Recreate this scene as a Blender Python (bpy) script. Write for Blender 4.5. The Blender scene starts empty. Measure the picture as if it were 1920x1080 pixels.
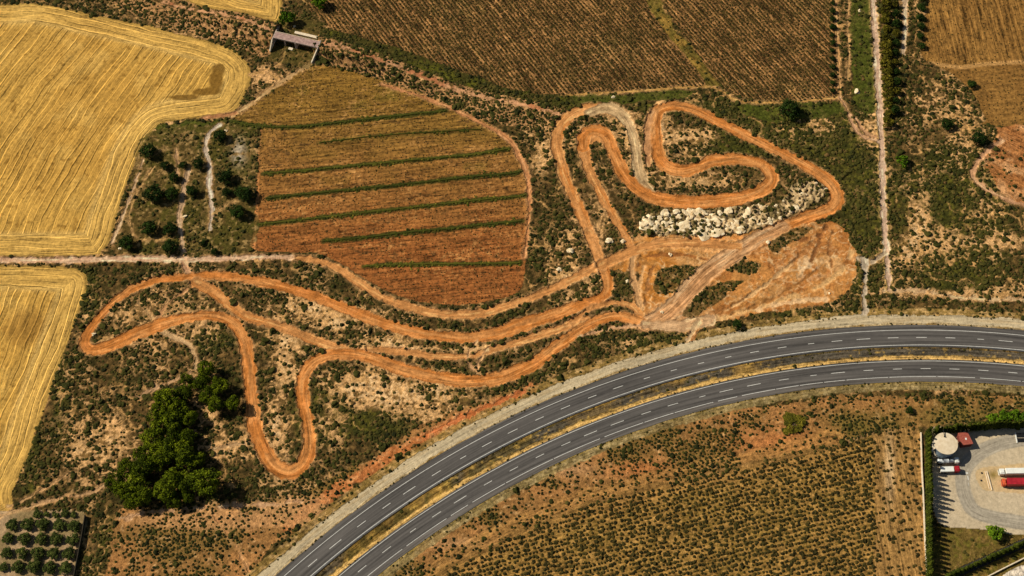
import bpy, bmesh, math, random
import numpy as np
from mathutils import Vector, Matrix, Euler
random.seed(7); RS = np.random.RandomState(11)
SC = bpy.context.scene
COL = bpy.data.collections.new("place"); SC.collection.children.link(COL)

# ------------------------------------------------------------------ camera
H, TILT, FPX = 596.0, math.radians(30), 2700.0
cam = bpy.data.objects.new("camera", bpy.data.cameras.new("camera"))
cam.location = (0, -H*math.tan(TILT), H); cam.rotation_euler = (TILT, 0, 0)
cam.data.sensor_width = 36; cam.data.lens = 36*FPX/1920
cam.data.clip_start = 1; cam.data.clip_end = 20000
SC.collection.objects.link(cam); SC.camera = cam
# ------------------------------------------------------------------ light
SUN_EL, SUN_AZ = math.radians(40), math.radians(286)      # azimuth clockwise from +Y
W = bpy.data.worlds.new("World"); SC.world = W; W.use_nodes = True
nt = W.node_tree; bg = nt.nodes["Background"]
sky = nt.nodes.new("ShaderNodeTexSky"); sky.sky_type = 'NISHITA'; sky.sun_disc = False
sky.sun_elevation = SUN_EL; sky.sun_rotation = SUN_AZ
nt.links.new(sky.outputs[0], bg.inputs[0]); bg.inputs[1].default_value = 0.05
sl = bpy.data.lights.new("sun", 'SUN'); sl.energy = 5.0; sl.angle = math.radians(0.5); sl.color = (1, .95, .84)
so = bpy.data.objects.new("sun", sl); SC.collection.objects.link(so)
sd = Vector((math.sin(SUN_AZ)*math.cos(SUN_EL), math.cos(SUN_AZ)*math.cos(SUN_EL), math.sin(SUN_EL)))
so.rotation_euler = sd.to_track_quat('Z', 'Y').to_euler(); so.location = sd*900
SC.view_settings.view_transform = 'Standard'; SC.view_settings.look = 'None'
SC.view_settings.exposure = -0.08; SC.view_settings.gamma = 1

# ------------------------------------------------------------------ helpers
def lin(c): c = c/255.0; return c/12.92 if c <= .04045 else ((c+.055)/1.055)**2.4
def c8(r, g, b, k=1.0): return np.array([lin(r)*1.0, lin(g)*1.01, lin(b)*.95], np.float32)*k
def P(px, py, z=0.0):                       # where the sight line through a spot of the photo meets height z
    x = (px-960)/FPX; y = (540-py)/FPX
    dy = math.sin(TILT)+y*math.cos(TILT); dz = -math.cos(TILT)+y*math.sin(TILT)
    s = (z-H)/dz
    return (s*x, -H*math.tan(TILT)+s*dy, z)
def mpp(py):                                # metres per photo pixel at that height in the photo
    return H/(math.cos(TILT)-(540-py)/FPX*math.sin(TILT))/FPX
def spline(pts, n=8, closed=False):
    p = np.array(pts, float); out = []
    N = len(p)
    for i in range(N if closed else N-1):
        if closed: a, b, c, d = p[i-1], p[i], p[(i+1) % N], p[(i+2) % N]
        else: a, b, c, d = p[max(i-1, 0)], p[i], p[i+1], p[min(i+2, N-1)]
        for k in range(n):
            t = k/n
            out.append(.5*((2*b)+(-a+c)*t+(2*a-5*b+4*c-d)*t*t+(-a+3*b-3*c+d)*t**3))
    if not closed: out.append(p[-1])
    return np.array(out)
def world_line(pts, n=8, closed=False):
    return np.array([P(x, y)[:2] for x, y in spline(pts, n, closed)])
_T = RS.rand(64, 256, 256).astype(np.float32)
def vn(x, y, seed):                         # value noise 0..1
    xi = np.floor(x); yi = np.floor(y); fx = (x-xi).astype(np.float32); fy = (y-yi).astype(np.float32)
    xi = xi.astype(np.int64) & 255; yi = yi.astype(np.int64) & 255
    fx = fx*fx*(3-2*fx); fy = fy*fy*(3-2*fy); T = _T[seed % 64]
    x1 = (xi+1) & 255; y1 = (yi+1) & 255
    a = T[yi, xi]; b = T[yi, x1]; c = T[y1, xi]; d = T[y1, x1]
    return a+(b-a)*fx+(c-a)*fy+(a-b-c+d)*fx*fy
def fbm(x, y, seed, o=3):
    s = 0; a = 1; t = 0
    for k in range(o):
        s = s+a*vn(x*2**k*1.03+17*k, y*2**k*1.03-9*k, seed+k); t += a; a *= .55
    return s/t
def worley(x, y, seed):                     # F1, F2, cell id 0..1
    xi = np.floor(x).astype(np.int64); yi = np.floor(y).astype(np.int64)
    f1 = np.full(x.shape, 9, np.float32); f2 = f1.copy(); idd = f1.copy()
    A = _T[seed % 64]; B = _T[(seed+1) % 64]
    for j in (-1, 0, 1):
        for i in (-1, 0, 1):
            cx = xi+i; cy = yi+j; u = cx & 255; v = cy & 255
            d = np.hypot(cx+.1+.8*A[v, u]-x, cy+.1+.8*B[v, u]-y).astype(np.float32)
            n = d < f1
            f2 = np.where(n, f1, np.minimum(f2, d)); idd = np.where(n, A[u, v], idd); f1 = np.where(n, d, f1)
    return f1, f2, idd
def ss(a, b, x):
    t = np.clip((x-a)/(b-a), 0, 1); return t*t*(3-2*t)

def mesh_np(name, V, F, smooth=False, attrs=None):
    V = np.asarray(V, np.float32); F = np.asarray(F, np.int32); k = F.shape[1]
    m = bpy.data.meshes.new(name)
    m.vertices.add(len(V)); m.vertices.foreach_set('co', V.ravel())
    m.loops.add(F.size); m.loops.foreach_set('vertex_index', F.ravel())
    m.polygons.add(len(F)); m.polygons.foreach_set('loop_start', np.arange(0, F.size, k, dtype=np.int32))
    m.polygons.foreach_set('loop_total', np.full(len(F), k, np.int32))
    if attrs:
        for an, (ty, dat) in attrs.items():
            a = m.attributes.new(an, ty, 'POINT')
            a.data.foreach_set('vector' if ty == 'FLOAT_VECTOR' else ('color' if ty == 'FLOAT_COLOR' else 'value'), np.ascontiguousarray(dat, np.float32).ravel())
    m.polygons.foreach_set('use_smooth', np.full(len(F), smooth, bool))
    m.update(calc_edges=True)
    return m
def link(name, mesh, mats=None, parent=None, loc=None, rz=0, sc=None):
    o = bpy.data.objects.new(name, mesh); COL.objects.link(o)
    if mats is not None and not mesh.materials:
        for mm in (mats if isinstance(mats, (list, tuple)) else [mats]): mesh.materials.append(mm)
    if parent: o.parent = parent
    if loc is not None: o.location = loc
    if rz: o.rotation_euler.z = rz
    if sc is not None: o.scale = (sc, sc, sc) if np.isscalar(sc) else sc
    return o
def tag(o, label=None, cat=None, group=None, kind=None):
    if label: o['label'] = label
    if cat: o['category'] = cat
    if group: o['group'] = group
    if kind: o['kind'] = kind
    return o
def empty(name, loc, rz=0):
    o = bpy.data.objects.new(name, None); COL.objects.link(o); o.location = loc; o.rotation_euler.z = rz
    o.empty_display_size = .5
    return o
class MB:                                   # collects boxes, tubes, lathes into one mesh
    def __init__(s): s.b = bmesh.new()
    def box(s, x0, x1, y0, y1, z0, z1, M=None, bev=0.0):
        r = bmesh.ops.create_cube(s.b, size=1)['verts']
        bmesh.ops.transform(s.b, matrix=Matrix.Translation(((x0+x1)/2, (y0+y1)/2, (z0+z1)/2)) @ Matrix.Diagonal((x1-x0, y1-y0, z1-z0, 1)), verts=r)
        if bev:
            es = list({e for v in r for e in v.link_edges})
            g = bmesh.ops.bevel(s.b, geom=es, offset=bev, segments=2, affect='EDGES'); r = list({v for f in g['faces'] for v in f.verts} | {v for v in r if v.is_valid})
        if M is not None: bmesh.ops.transform(s.b, matrix=M, verts=[v for v in r if v.is_valid])
        return s
    def cyl(s, p0, p1, r0, r1=None, n=16, caps=True):
        r1 = r0 if r1 is None else r1
        p0 = Vector(p0); p1 = Vector(p1); d = p1-p0
        q = d.to_track_quat('Z', 'Y').to_matrix().to_4x4()
        v = bmesh.ops.create_cone(s.b, cap_ends=caps, segments=n, radius1=r0, radius2=r1, depth=d.length)['verts']
        bmesh.ops.transform(s.b, matrix=Matrix.Translation((p0+p1)/2) @ q, verts=v)
        return s
    def lathe(s, prof, M=None, n=24):       # prof [(r,z)]
        rings = []
        for r, z in prof: rings.append([s.b.verts.new((r*math.cos(2*math.pi*k/n), r*math.sin(2*math.pi*k/n), z)) for k in range(n)])
        for a, b in zip(rings[:-1], rings[1:]):
            for k in range(n): s.b.faces.new((a[k], a[(k+1) % n], b[(k+1) % n], b[k]))
        s.b.faces.new(rings[0][::-1]); s.b.faces.new(rings[-1])
        if M is not None: bmesh.ops.transform(s.b, matrix=M, verts=[v for r in rings for v in r])
        return s
    def quadwall(s, a, b, za, zb, th, z0=-.3):   # wall from a to b (xy), tops za, zb
        a = Vector(a[:2]); b = Vector(b[:2]); n = (b-a).normalized(); n = Vector((-n.y, n.x))*th/2
        vs = [s.b.verts.new((p.x, p.y, z)) for p, z in ((a-n, z0), (b-n, z0), (b+n, z0), (a+n, z0), (a-n, za), (b-n, zb), (b+n, zb), (a+n, za))]
        for f in ((0, 3, 2, 1), (4, 5, 6, 7), (0, 1, 5, 4), (1, 2, 6, 5), (2, 3, 7, 6), (3, 0, 4, 7)): s.b.faces.new([vs[i] for i in f])
        return s
    def build(s, name, mat, parent=None, smooth=False, loc=None):
        bmesh.ops.recalc_face_normals(s.b, faces=s.b.faces)
        m = bpy.data.meshes.new(name); s.b.to_mesh(m); s.b.free()
        if smooth: m.polygons.foreach_set('use_smooth', np.ones(len(m.polygons), bool))
        return link(name, m, mat, parent, loc)

# ------------------------------------------------------------------ materials
def newmat(name):
    m = bpy.data.materials.new(name); m.use_nodes = True
    n = m.node_tree; b = n.nodes["Principled BSDF"]; b.inputs['Roughness'].default_value = .9
    b.inputs['Specular IOR Level'].default_value = .15
    return m, n, b
def nd(n, t, **k):
    x = n.nodes.new(t)
    for a, v in k.items(): setattr(x, a, v)
    return x
def math_n(n, op, a, b=None, c=None):
    x = nd(n, 'ShaderNodeMath', operation=op)
    for i, v in enumerate((a, b, c)):
        if v is None: continue
        if hasattr(v, 'is_linked') or hasattr(v, 'links'): n.links.new(v, x.inputs[i])
        else: x.inputs[i].default_value = v
    return x.outputs[0]
def noise_mat(name, c1, c2, scale=3, rough=.85, spec=.2, metal=0, bump=0.0, detail=4, coords='Object'):
    m, n, b = newmat(name)
    tc = nd(n, 'ShaderNodeTexCoord'); no = nd(n, 'ShaderNodeTexNoise'); no.inputs['Scale'].default_value = scale
    no.inputs['Detail'].default_value = detail
    n.links.new(tc.outputs[coords], no.inputs['Vector'])
    r = nd(n, 'ShaderNodeValToRGB'); r.color_ramp.elements[0].position = .35; r.color_ramp.elements[1].position = .65
    r.color_ramp.elements[0].color = (*c1, 1); r.color_ramp.elements[1].color = (*c2, 1)
    n.links.new(no.outputs[0], r.inputs[0]); n.links.new(r.outputs[0], b.inputs['Base Color'])
    b.inputs['Roughness'].default_value = rough; b.inputs['Specular IOR Level'].default_value = spec; b.inputs['Metallic'].default_value = metal
    if bump:
        bp = nd(n, 'ShaderNodeBump'); bp.inputs['Strength'].default_value = 1; bp.inputs['Distance'].default_value = bump
        n.links.new(no.outputs[0], bp.inputs['Height']); n.links.new(bp.outputs[0], b.inputs['Normal'])
    return m
def soil_mat(name, wheat=False):
    """Base colour per spot of soil x mottling x streaks that run along rows, wheel tracks or the track's direction."""
    m, n, b = newmat(name); L = n.links.new
    ca = nd(n, 'ShaderNodeAttribute', attribute_name='soil'); st = nd(n, 'ShaderNodeAttribute', attribute_name='rows')
    am = nd(n, 'ShaderNodeAttribute', attribute_name='streak')
    sep = nd(n, 'ShaderNodeSeparateXYZ'); L(st.outputs['Vector'], sep.inputs[0])
    def streak(ku, kv, det=2, w=0.0):
        cb = nd(n, 'ShaderNodeCombineXYZ'); L(math_n(n, 'MULTIPLY', sep.outputs[0], ku), cb.inputs[0]); L(math_n(n, 'MULTIPLY', sep.outputs[1], kv), cb.inputs[1])
        cb.inputs[2].default_value = w
        t = nd(n, 'ShaderNodeTexNoise'); t.inputs['Scale'].default_value = 1; t.inputs['Detail'].default_value = det
        L(cb.outputs[0], t.inputs['Vector']); return t.outputs[0]
    s1 = streak(.55, .035); s2 = streak(1.7, .12, 2, 5.0)
    sv = math_n(n, 'ADD', math_n(n, 'MULTIPLY', math_n(n, 'SUBTRACT', s1, .5), 3.2), math_n(n, 'MULTIPLY', math_n(n, 'SUBTRACT', s2, .5), 3.0))
    if wheat:
        wob = math_n(n, 'MULTIPLY', streak(.03, .03, 2, 9.0), 2.0)
        fr = math_n(n, 'FRACT', math_n(n, 'ADD', math_n(n, 'DIVIDE', sep.outputs[0], 3.1), wob))
        d = math_n(n, 'ABSOLUTE', math_n(n, 'SUBTRACT', fr, .5))
        ln = math_n(n, 'MULTIPLY', math_n(n, 'SUBTRACT', 1.0, math_n(n, 'DIVIDE', math_n(n, 'MINIMUM', d, .1), .1)), math_n(n, 'MAXIMUM', 0.0, math_n(n, 'SUBTRACT', math_n(n, 'MULTIPLY', streak(.33, .012, 1, 3.0), 6.0), 2.1)))
        fr2 = math_n(n, 'ABSOLUTE', math_n(n, 'SUBTRACT', fr, .66))
        dk = math_n(n, 'MULTIPLY', math_n(n, 'SUBTRACT', 1.0, math_n(n, 'DIVIDE', math_n(n, 'MINIMUM', fr2, .08), .08)), math_n(n, 'MAXIMUM', 0.0, math_n(n, 'SUBTRACT', math_n(n, 'MULTIPLY', streak(.3, .03, 1, 13.0), 6.0), 2.6)))
        sv = math_n(n, 'SUBTRACT', math_n(n, 'ADD', math_n(n, 'MULTIPLY', sv, .6), math_n(n, 'MULTIPLY', ln, .95)), math_n(n, 'MULTIPLY', dk, 1.0))
    sv = math_n(n, 'MULTIPLY', sv, am.outputs['Fac'])
    geo = nd(n, 'ShaderNodeNewGeometry')
    t1 = nd(n, 'ShaderNodeTexNoise'); t1.inputs['Scale'].default_value = .55; t1.inputs['Detail'].default_value = 5; t1.inputs['Roughness'].default_value = .78; t1.inputs['Distortion'].default_value = .25
    L(geo.outputs['Position'], t1.inputs['Vector'])
    mot = math_n(n, 'MULTIPLY', math_n(n, 'SUBTRACT', t1.outputs[0], .5), math_n(n, 'MULTIPLY', ca.outputs['Alpha'], 3.4))
    k = math_n(n, 'MAXIMUM', math_n(n, 'ADD', math_n(n, 'ADD', 1.0, mot), sv), .22)
    mul = nd(n, 'ShaderNodeVectorMath', operation='SCALE'); L(ca.outputs['Color'], mul.inputs[0]); L(k, mul.inputs['Scale'])
    L(mul.outputs[0], b.inputs['Base Color'])
    bp = nd(n, 'ShaderNodeBump'); bp.inputs['Strength'].default_value = 1; bp.inputs['Distance'].default_value = .22
    L(math_n(n, 'ADD', math_n(n, 'MULTIPLY', math_n(n, 'MULTIPLY', t1.outputs[0], ca.outputs['Alpha']), 3.0), math_n(n, 'MULTIPLY', sv, .35)), bp.inputs['Height']); L(bp.outputs[0], b.inputs['Normal'])
    b.inputs['Roughness'].default_value = .95; b.inputs['Specular IOR Level'].default_value = .05
    return m
M_SOIL = soil_mat('soil'); M_WHEAT = soil_mat('wheat_stubble', True)
def leaf_mat(name, ramp, attr='tone', bumpy=False):
    m, n, b = newmat(name); L = n.links.new
    a = nd(n, 'ShaderNodeAttribute', attribute_name=attr); r = nd(n, 'ShaderNodeValToRGB')
    e = r.color_ramp.elements
    while len(e) < len(ramp): e.new(.5)
    for k, c in enumerate(ramp): e[k].position = k/(len(ramp)-1); e[k].color = (*c, 1)
    oi = nd(n, 'ShaderNodeObjectInfo')
    v = math_n(n, 'ADD', a.outputs['Fac'], math_n(n, 'MULTIPLY', math_n(n, 'SUBTRACT', oi.outputs['Random'], .5), .3))
    L(v, r.inputs[0]); L(r.outputs[0], b.inputs['Base Color'])
    b.inputs['Specular IOR Level'].default_value = .08; b.inputs['Roughness'].default_value = .9
    return m
M_SHRUB = leaf_mat('shrub_leaves', [c8(30, 32, 13), c8(48, 48, 18), c8(62, 60, 22), c8(82, 72, 32), c8(106, 80, 44)])
M_VINE = leaf_mat('vine_leaves', [c8(40, 36, 16), c8(60, 52, 22), c8(82, 68, 30)])
M_GRASS = leaf_mat('grass_blades', [c8(44, 48, 14), c8(70, 72, 22), c8(104, 96, 32), c8(150, 122, 46)])
M_PINE = leaf_mat('pine_needles', [c8(40, 50, 6), c8(82, 93, 8), c8(132, 138, 24)])
M_OAK = leaf_mat('oak_leaves', [c8(22, 34, 10), c8(40, 56, 18), c8(64, 82, 26)])
M_OLIVE = leaf_mat('olive_leaves', [c8(44, 52, 20), c8(76, 84, 34), c8(116, 118, 54)])
M_CYP = leaf_mat('cypress_leaves', [c8(34, 42, 10), c8(66, 74, 18), c8(104, 106, 30)])
M_LIME = leaf_mat('bright_leaves', [c8(50, 70, 10), c8(84, 112, 16), c8(120, 140, 30)])
M_HEDGE = leaf_mat('hedge_leaves', [c8(50, 48, 12), c8(88, 82, 20), c8(132, 116, 36)])
M_BARK = noise_mat('bark', c8(70, 55, 40), c8(110, 90, 68), 6, bump=.05)
M_ROCK = noise_mat('limestone', c8(208, 176, 132), c8(250, 226, 188), .9, .9, .1, bump=.3, detail=6)
M_CONC = noise_mat('concrete', c8(150, 132, 122), c8(196, 174, 158), 1.2, .9, .1, bump=.03)
M_CONCP = noise_mat('pale_concrete', c8(214, 190, 160), c8(240, 220, 192), 1.2, .9, .1)
M_DECK = noise_mat('deck_concrete', c8(150, 120, 112), c8(186, 152, 140), .9, .9, .1)

# ------------------------------------------------------------------ the terrain sheet
def axis(a, b, h, far):
    core = np.arange(a, b+h/2, h); st = []; x = h; s = 0
    while s < far: x *= 1.13; s += x; st.append(s)
    st = np.array(st); return np.r_[(core[0]-st)[::-1], core, core[-1]+st]
GH = .45
xs = axis(-286, 286, GH, 3200); ys = axis(-160, 198, GH, 3200)
X, Y = np.meshgrid(xs, ys); X = X.astype(np.float32); Y = Y.astype(np.float32); ny, nx = X.shape
dep = np.maximum((Y+H*math.tan(TILT))*math.sin(TILT)+H*math.cos(TILT), 60)
PX = 960+FPX*X/dep; PY = 540-FPX*(((Y+H*math.tan(TILT))*math.cos(TILT)-H*math.sin(TILT))/dep)
w1 = fbm(X/9, Y/9, 1, 3)-.5; w2 = fbm(X/9, Y/9, 5, 3)-.5
w3 = fbm(X/2.2, Y/2.2, 9, 2)-.5; w4 = fbm(X/2.2, Y/2.2, 12, 2)-.5
QX = PX+w1*16+w3*7; QY = PY+w2*16+w4*7            # noisy outlines for natural zones
RX = PX+w1*5+w3*3; RY = PY+w2*5+w4*3
def inside(poly, ax=QX, ay=QY, sm=True, n=5):
    p = spline(poly, n, True) if sm else np.array(poly, float)
    m = np.zeros(X.shape, bool)
    ok = np.where((ax > p[:, 0].min()) & (ax < p[:, 0].max()) & (ay > p[:, 1].min()) & (ay < p[:, 1].max()))
    x = ax[ok]; y = ay[ok]; r = np.zeros(len(x), bool); j = len(p)-1
    for i in range(len(p)):
        (xi, yi), (xj, yj) = p[i], p[j]
        if yi != yj:
            r ^= ((yi > y) != (yj > y)) & (x < (xj-xi)*(y-yi)/(yj-yi)+xi)
        j = i
    m[ok] = r; return m
def pdist(pts, maxd):                             # distance, arc length, side to a world polyline
    D = np.full(X.shape, 1e3, np.float32); S = np.zeros(X.shape, np.float32); G = np.ones(X.shape, np.float32)
    s = 0
    for a, b in zip(pts[:-1], pts[1:]):
        L = float(np.hypot(*(b-a)))
        if L < 1e-6: continue
        i0 = np.searchsorted(xs, min(a[0], b[0])-maxd); i1 = np.searchsorted(xs, max(a[0], b[0])+maxd)
        j0 = np.searchsorted(ys, min(a[1], b[1])-maxd); j1 = np.searchsorted(ys, max(a[1], b[1])+maxd)
        if i1 <= i0 or j1 <= j0: s += L; continue
        w = (slice(j0, j1), slice(i0, i1)); x = X[w]-a[0]; y = Y[w]-a[1]
        t = np.clip((x*(b[0]-a[0])+y*(b[1]-a[1]))/L/L, 0, 1)
        dx = x-t*(b[0]-a[0]); dy = y-t*(b[1]-a[1]); d = np.hypot(dx, dy)
        n = d < D[w]
        D[w] = np.where(n, d, D[w]); S[w] = np.where(n, s+t*L, S[w])
        G[w] = np.where(n, np.sign(x*(b[1]-a[1])-y*(b[0]-a[0])), G[w]); s += L
    return D, S, G
C = np.zeros((ny, nx, 3), np.float32); Z = np.zeros((ny, nx), np.float32)
U = np.zeros_like(Z); V_ = np.zeros_like(Z); A = np.zeros_like(Z)
CLS = np.zeros((ny, nx), np.int16); DENS = np.zeros_like(Z)
def mix(m, col):
    global C
    m = np.clip(m, 0, 1)[..., None]; C += m*(np.asarray(col, np.float32)-C)
def rows(mask, ang_or_u, v=None, amp=.5):
    if v is None:
        a = math.radians(ang_or_u); u = X*math.sin(a)-Y*math.cos(a); v = X*math.cos(a)+Y*math.sin(a)
    else: u = ang_or_u
    U[mask] = u[mask] if np.ndim(u) else u; V_[mask] = v[mask]; A[mask] = amp[mask] if np.ndim(amp) else amp
def gs(x, y, r, ry=None):
    ry = ry or r; return np.exp(-((PX-x)/r)**2-((PY-y)/ry)**2)

# -- rough ground: brown scrubland with bare tan patches, green patches and thin trails
n1 = fbm(X/38, Y/38, 20, 3); n2 = fbm(X/7, Y/7, 24, 3); n3 = fbm(X/1.7, Y/1.7, 28, 2); n4 = fbm(X/16, Y/16, 31, 3)
mix(1, c8(92, 70, 38)); mix(ss(.42, .62, n2), c8(68, 57, 27)); mix(ss(.55, .75, n3)*.7, c8(134, 100, 56)); mix(ss(.45, .3, n3)*.7, c8(50, 43, 20))
GREEN = [(1800, 380, 120, 120), (1620, 420, 60, 120), (1480, 250, 120, 40), (1290, 200, 160, 12), (700, 110, 80, 10, -1), (1620, 120, 22, 90), (1500, 210, 70, 22), (1620, 400, 18, 60), (60, 820, 16, 160), (110, 700, 14, 120), (170, 560, 16, 60), (340, 240, 60, 14), (430, 300, 22, 60), (370, 440, 50, 40),
         (1240, 640, 90, 18), (1500, 590, 80, 12), (1010, 690, 50, 16), (820, 700, 60, 10), (840, 740, 50, 18), (850, 190, 60, 12), (1380, 265, 60, 30), (1340, 500, 40, 30), (1680, 100, 14, 120), (1790, 500, 70, 60), (1560, 290, 40, 50), (1860, 1040, 90, 30), (520, 180, 30, 30), (600, 780, 60, 60), (700, 790, 90, 30), (1620, 570, 16, 40), (1860, 785, 80, 20), (400, 640, 50, 20), (820, 205, 60, 10), (1700, 790, 30, 60), (210, 1010, 30, 50)]
g = sum(gs(*t[:4]) for t in GREEN)
mix(np.clip(ss(.25, .8, g+n4*.9-.35), 0, 1)*.7, c8(58, 60, 20))
mix(ss(.5, .75, n3)*ss(.3, .8, g)*.6, c8(96, 92, 28))
BARE = [(760, 740, 110, 34, 1), (680, 720, 50, 24, .8), (860, 785, 70, 14, .9), (570, 575, 60, 14, .9), (630, 610, 40, 12, .9), (720, 640, 50, 10, .9), (760, 655, 60, 8, .8), (540, 690, 26, 40, .8), (520, 800, 20, 50, .8), (540, 640, 40, 14, .6), (215, 830, 50, 44, .6), (160, 845, 36, 26, .45), (250, 640, 60, 12, .45), (265, 590, 50, 24, .5), (1722, 420, 20, 55, .85), (1770, 455, 50, 24, .6), (1860, 400, 50, 20, .35), (1870, 455, 60, 18, .7), (1780, 552, 110, 7, .65), (1880, 542, 60, 8, .6), (1700, 480, 20, 30, .7), (1010, 235, 40, 12, .6), (1014, 280, 14, 60, .7), (1050, 470, 34, 40, .35), (1070, 520, 40, 12, .8), (850, 190, 120, 16, .6), (730, 150, 80, 12, .5), (420, 60, 120, 12, .5), (1535, 235, 26, 18, .6), (1290, 255, 50, 16, .7), (1300, 340, 60, 16, .5), (1180, 240, 16, 40, .8), (1240, 220, 14, 50, .6), (450, 290, 20, 26, .8), (310, 300, 60, 60, .3), (390, 770, 24, 30, .7), (430, 840, 40, 24, .7), (620, 800, 30, 50, .4), (900, 655, 60, 8, .8), (480, 480, 30, 10, .2), (1820, 250, 40, 40, .4), (1760, 190, 50, 50, .25), (500, 145, 34, 20, .6), (1130, 400, 20, 60, .5), (1300, 500, 50, 20, .3), (360, 590, 60, 40, .4), (660, 590, 80, 10, .5), (1640, 240, 30, 30, .5)]
bare = sum(b[4]*gs(*b[:4]) for b in BARE)+n1*.25
f1, f2, cid = worley((X+w3*2.6)/3.4, (Y+w4*2.6)/3.0, 40)
g1, g2, gid = worley((X+w1*9)/9, (Y+w2*9)/8, 44)
def ridge(sc, sd, th): return ss(th, th*.35, np.abs(fbm((X+w3*3)/sc, (Y+w4*3)/sc, sd, 2)-.5))
net = np.maximum(ridge(5.2, 41, .05), ridge(3.9, 45, .045))*ss(.25, .55, bare+n4*.6-.12); net2 = np.maximum(ridge(10, 48, .022)*ss(.46, .56, fbm(X/20, Y/20, 53, 2)), ridge(14, 51, .016)*ss(.42, .52, fbm(X/24, Y/24, 56, 2)))
nf = fbm((X+w3*2)/1.35, (Y+w4*2)/1.25, 34, 2)
mix(ss(.5, .95, bare+n2*.5)*.6, c8(158, 116, 66)); mix(ss(.6, 1.05, bare+n2*.5)*ss(.44, .58, nf)*.95, c8(222, 172, 116)); mix(ss(1.0, 1.3, bare+n2*.6)*ss(.36, .5, nf)*.8, c8(236, 190, 136)); mix(net*.95, c8(224, 170, 112)); mix(net2*.85, c8(200, 150, 92))
bump = (n2-.5)*.9+(n3-.5)*.35
Z += bump*.6
DENS[:] = (.45+1.1*ss(.36, .58, fbm(X/5, Y/5, 27, 2)))*np.clip(1.25+.3*g-.5*np.clip(bare, 0, 1.0), .4, 1.4)*(1-.85*net)*(1-.7*net2)*np.where((bare > .4) & (nf > .56), .25, 1)
for gp in ([(1594, -90), (1631, -90), (1634, 60), (1641, 130), (1643, 205), (1618, 212), (1598, 150)], [(1385, 196), (1480, 196), (1570, 190), (1580, 215), (1480, 226), (1400, 216)], [(1050, 181), (1200, 175), (1290, 169), (1280, 186), (1180, 192), (1050, 196)], [(300, 232), (440, 226), (480, 240), (400, 246), (310, 250)]):
    m = inside(gp); mix(m*.85, c8(76, 80, 26)); mix(m*ss(.5, .7, n2)*.6, c8(104, 100, 38)); mix(m*ss(.5, .7, n3)*.5, c8(54, 60, 18)); DENS[m] = .3
gx = (X < -300) | (X > 300) | (Y < -175) | (Y > 215)
# -- outline data (spots of the photograph)
FIELDS = {}
def field(name, cid_, poly, ax=None, ay=None):
    m = inside(poly, RX if ax is None else ax, RY if ay is None else ay); CLS[m] = cid_; FIELDS[name] = m; DENS[m] = 0; Z[m] = bump[m]*.2
    return m
BR = np.zeros_like(Z)                              # where reddish soil shows between bushes
RED = [[(985, 728), (930, 760), (860, 785), (800, 818), (745, 842), (690, 885), (640, 915), (600, 935), (570, 975), (480, 1075), (600, 1200), (215, 1200), (215, 1000), (225, 955), (330, 940), (440, 938), (560, 930), (640, 885), (700, 858), (760, 815), (840, 775), (920, 745)],
       [(775, 1040), (800, 1010), (900, 960), (1020, 900), (1120, 850), (1250, 800), (1400, 765), (1560, 745), (1720, 745), (1920, 740), (2200, 760), (2200, 790), (1900, 790), (1700, 800), (1560, 830), (1400, 868), (1250, 900), (1100, 940), (980, 990), (880, 1040), (800, 1090), (760, 1200), (640, 1200), (700, 1120)]]
for k, r in enumerate(RED):
    m = inside(r); mix(m*1.0, c8(150, 106, 60)); mix(m*ss(.4, .65, n2)*.7, c8(180, 124, 72)); mix(m*ss(.4, .62, n4)*.75, c8(120, 94, 46)); mix(m*ss(.7, .84, n3)*.7, c8(208, 160, 106)); mix(m*np.minimum(1, gs(1800, 780, 130, 32)+gs(1600, 800, 60, 26))*.7, c8(112, 96, 42)); BR[m] = 1
    DENS[m] = (.95+.9*ss(.48, .6, n4[m]))*(1-.45*np.minimum(1, gs(1460, 830, 90, 26)+gs(1080, 865, 60, 20)+gs(880, 1000, 80, 14))[m]); mix(m*np.minimum(1, gs(1460, 830, 90, 26)+gs(1200, 880, 60, 16))*.7, c8(190, 116, 64)); mix(m*np.minimum(1, gs(1060, 880, 60, 14)+gs(860, 1020, 60, 10))*.6, c8(204, 152, 104))
D, S, G = pdist(world_line([(1000, 728), (930, 758), (870, 782), (800, 818), (740, 850), (690, 884), (640, 915), (590, 945), (540, 985)], 8), 10)
m = (D+w3*3+w1*2 < 2.6) & (CLS == 0); mix(ss(3.2, 2.0, D+w3*3+w1*2)*.9, c8(194, 116, 64)); mix(m*ss(.5, .65, n3)*.6, c8(214, 150, 96)); DENS[m] = .45
mm = ss(.3, .8, gs(400, 975, 190, 22)+gs(560, 950, 60, 26)+n2*.3-.1); mix(mm*.7, c8(204, 148, 96)); DENS *= 1-.6*mm
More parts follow.
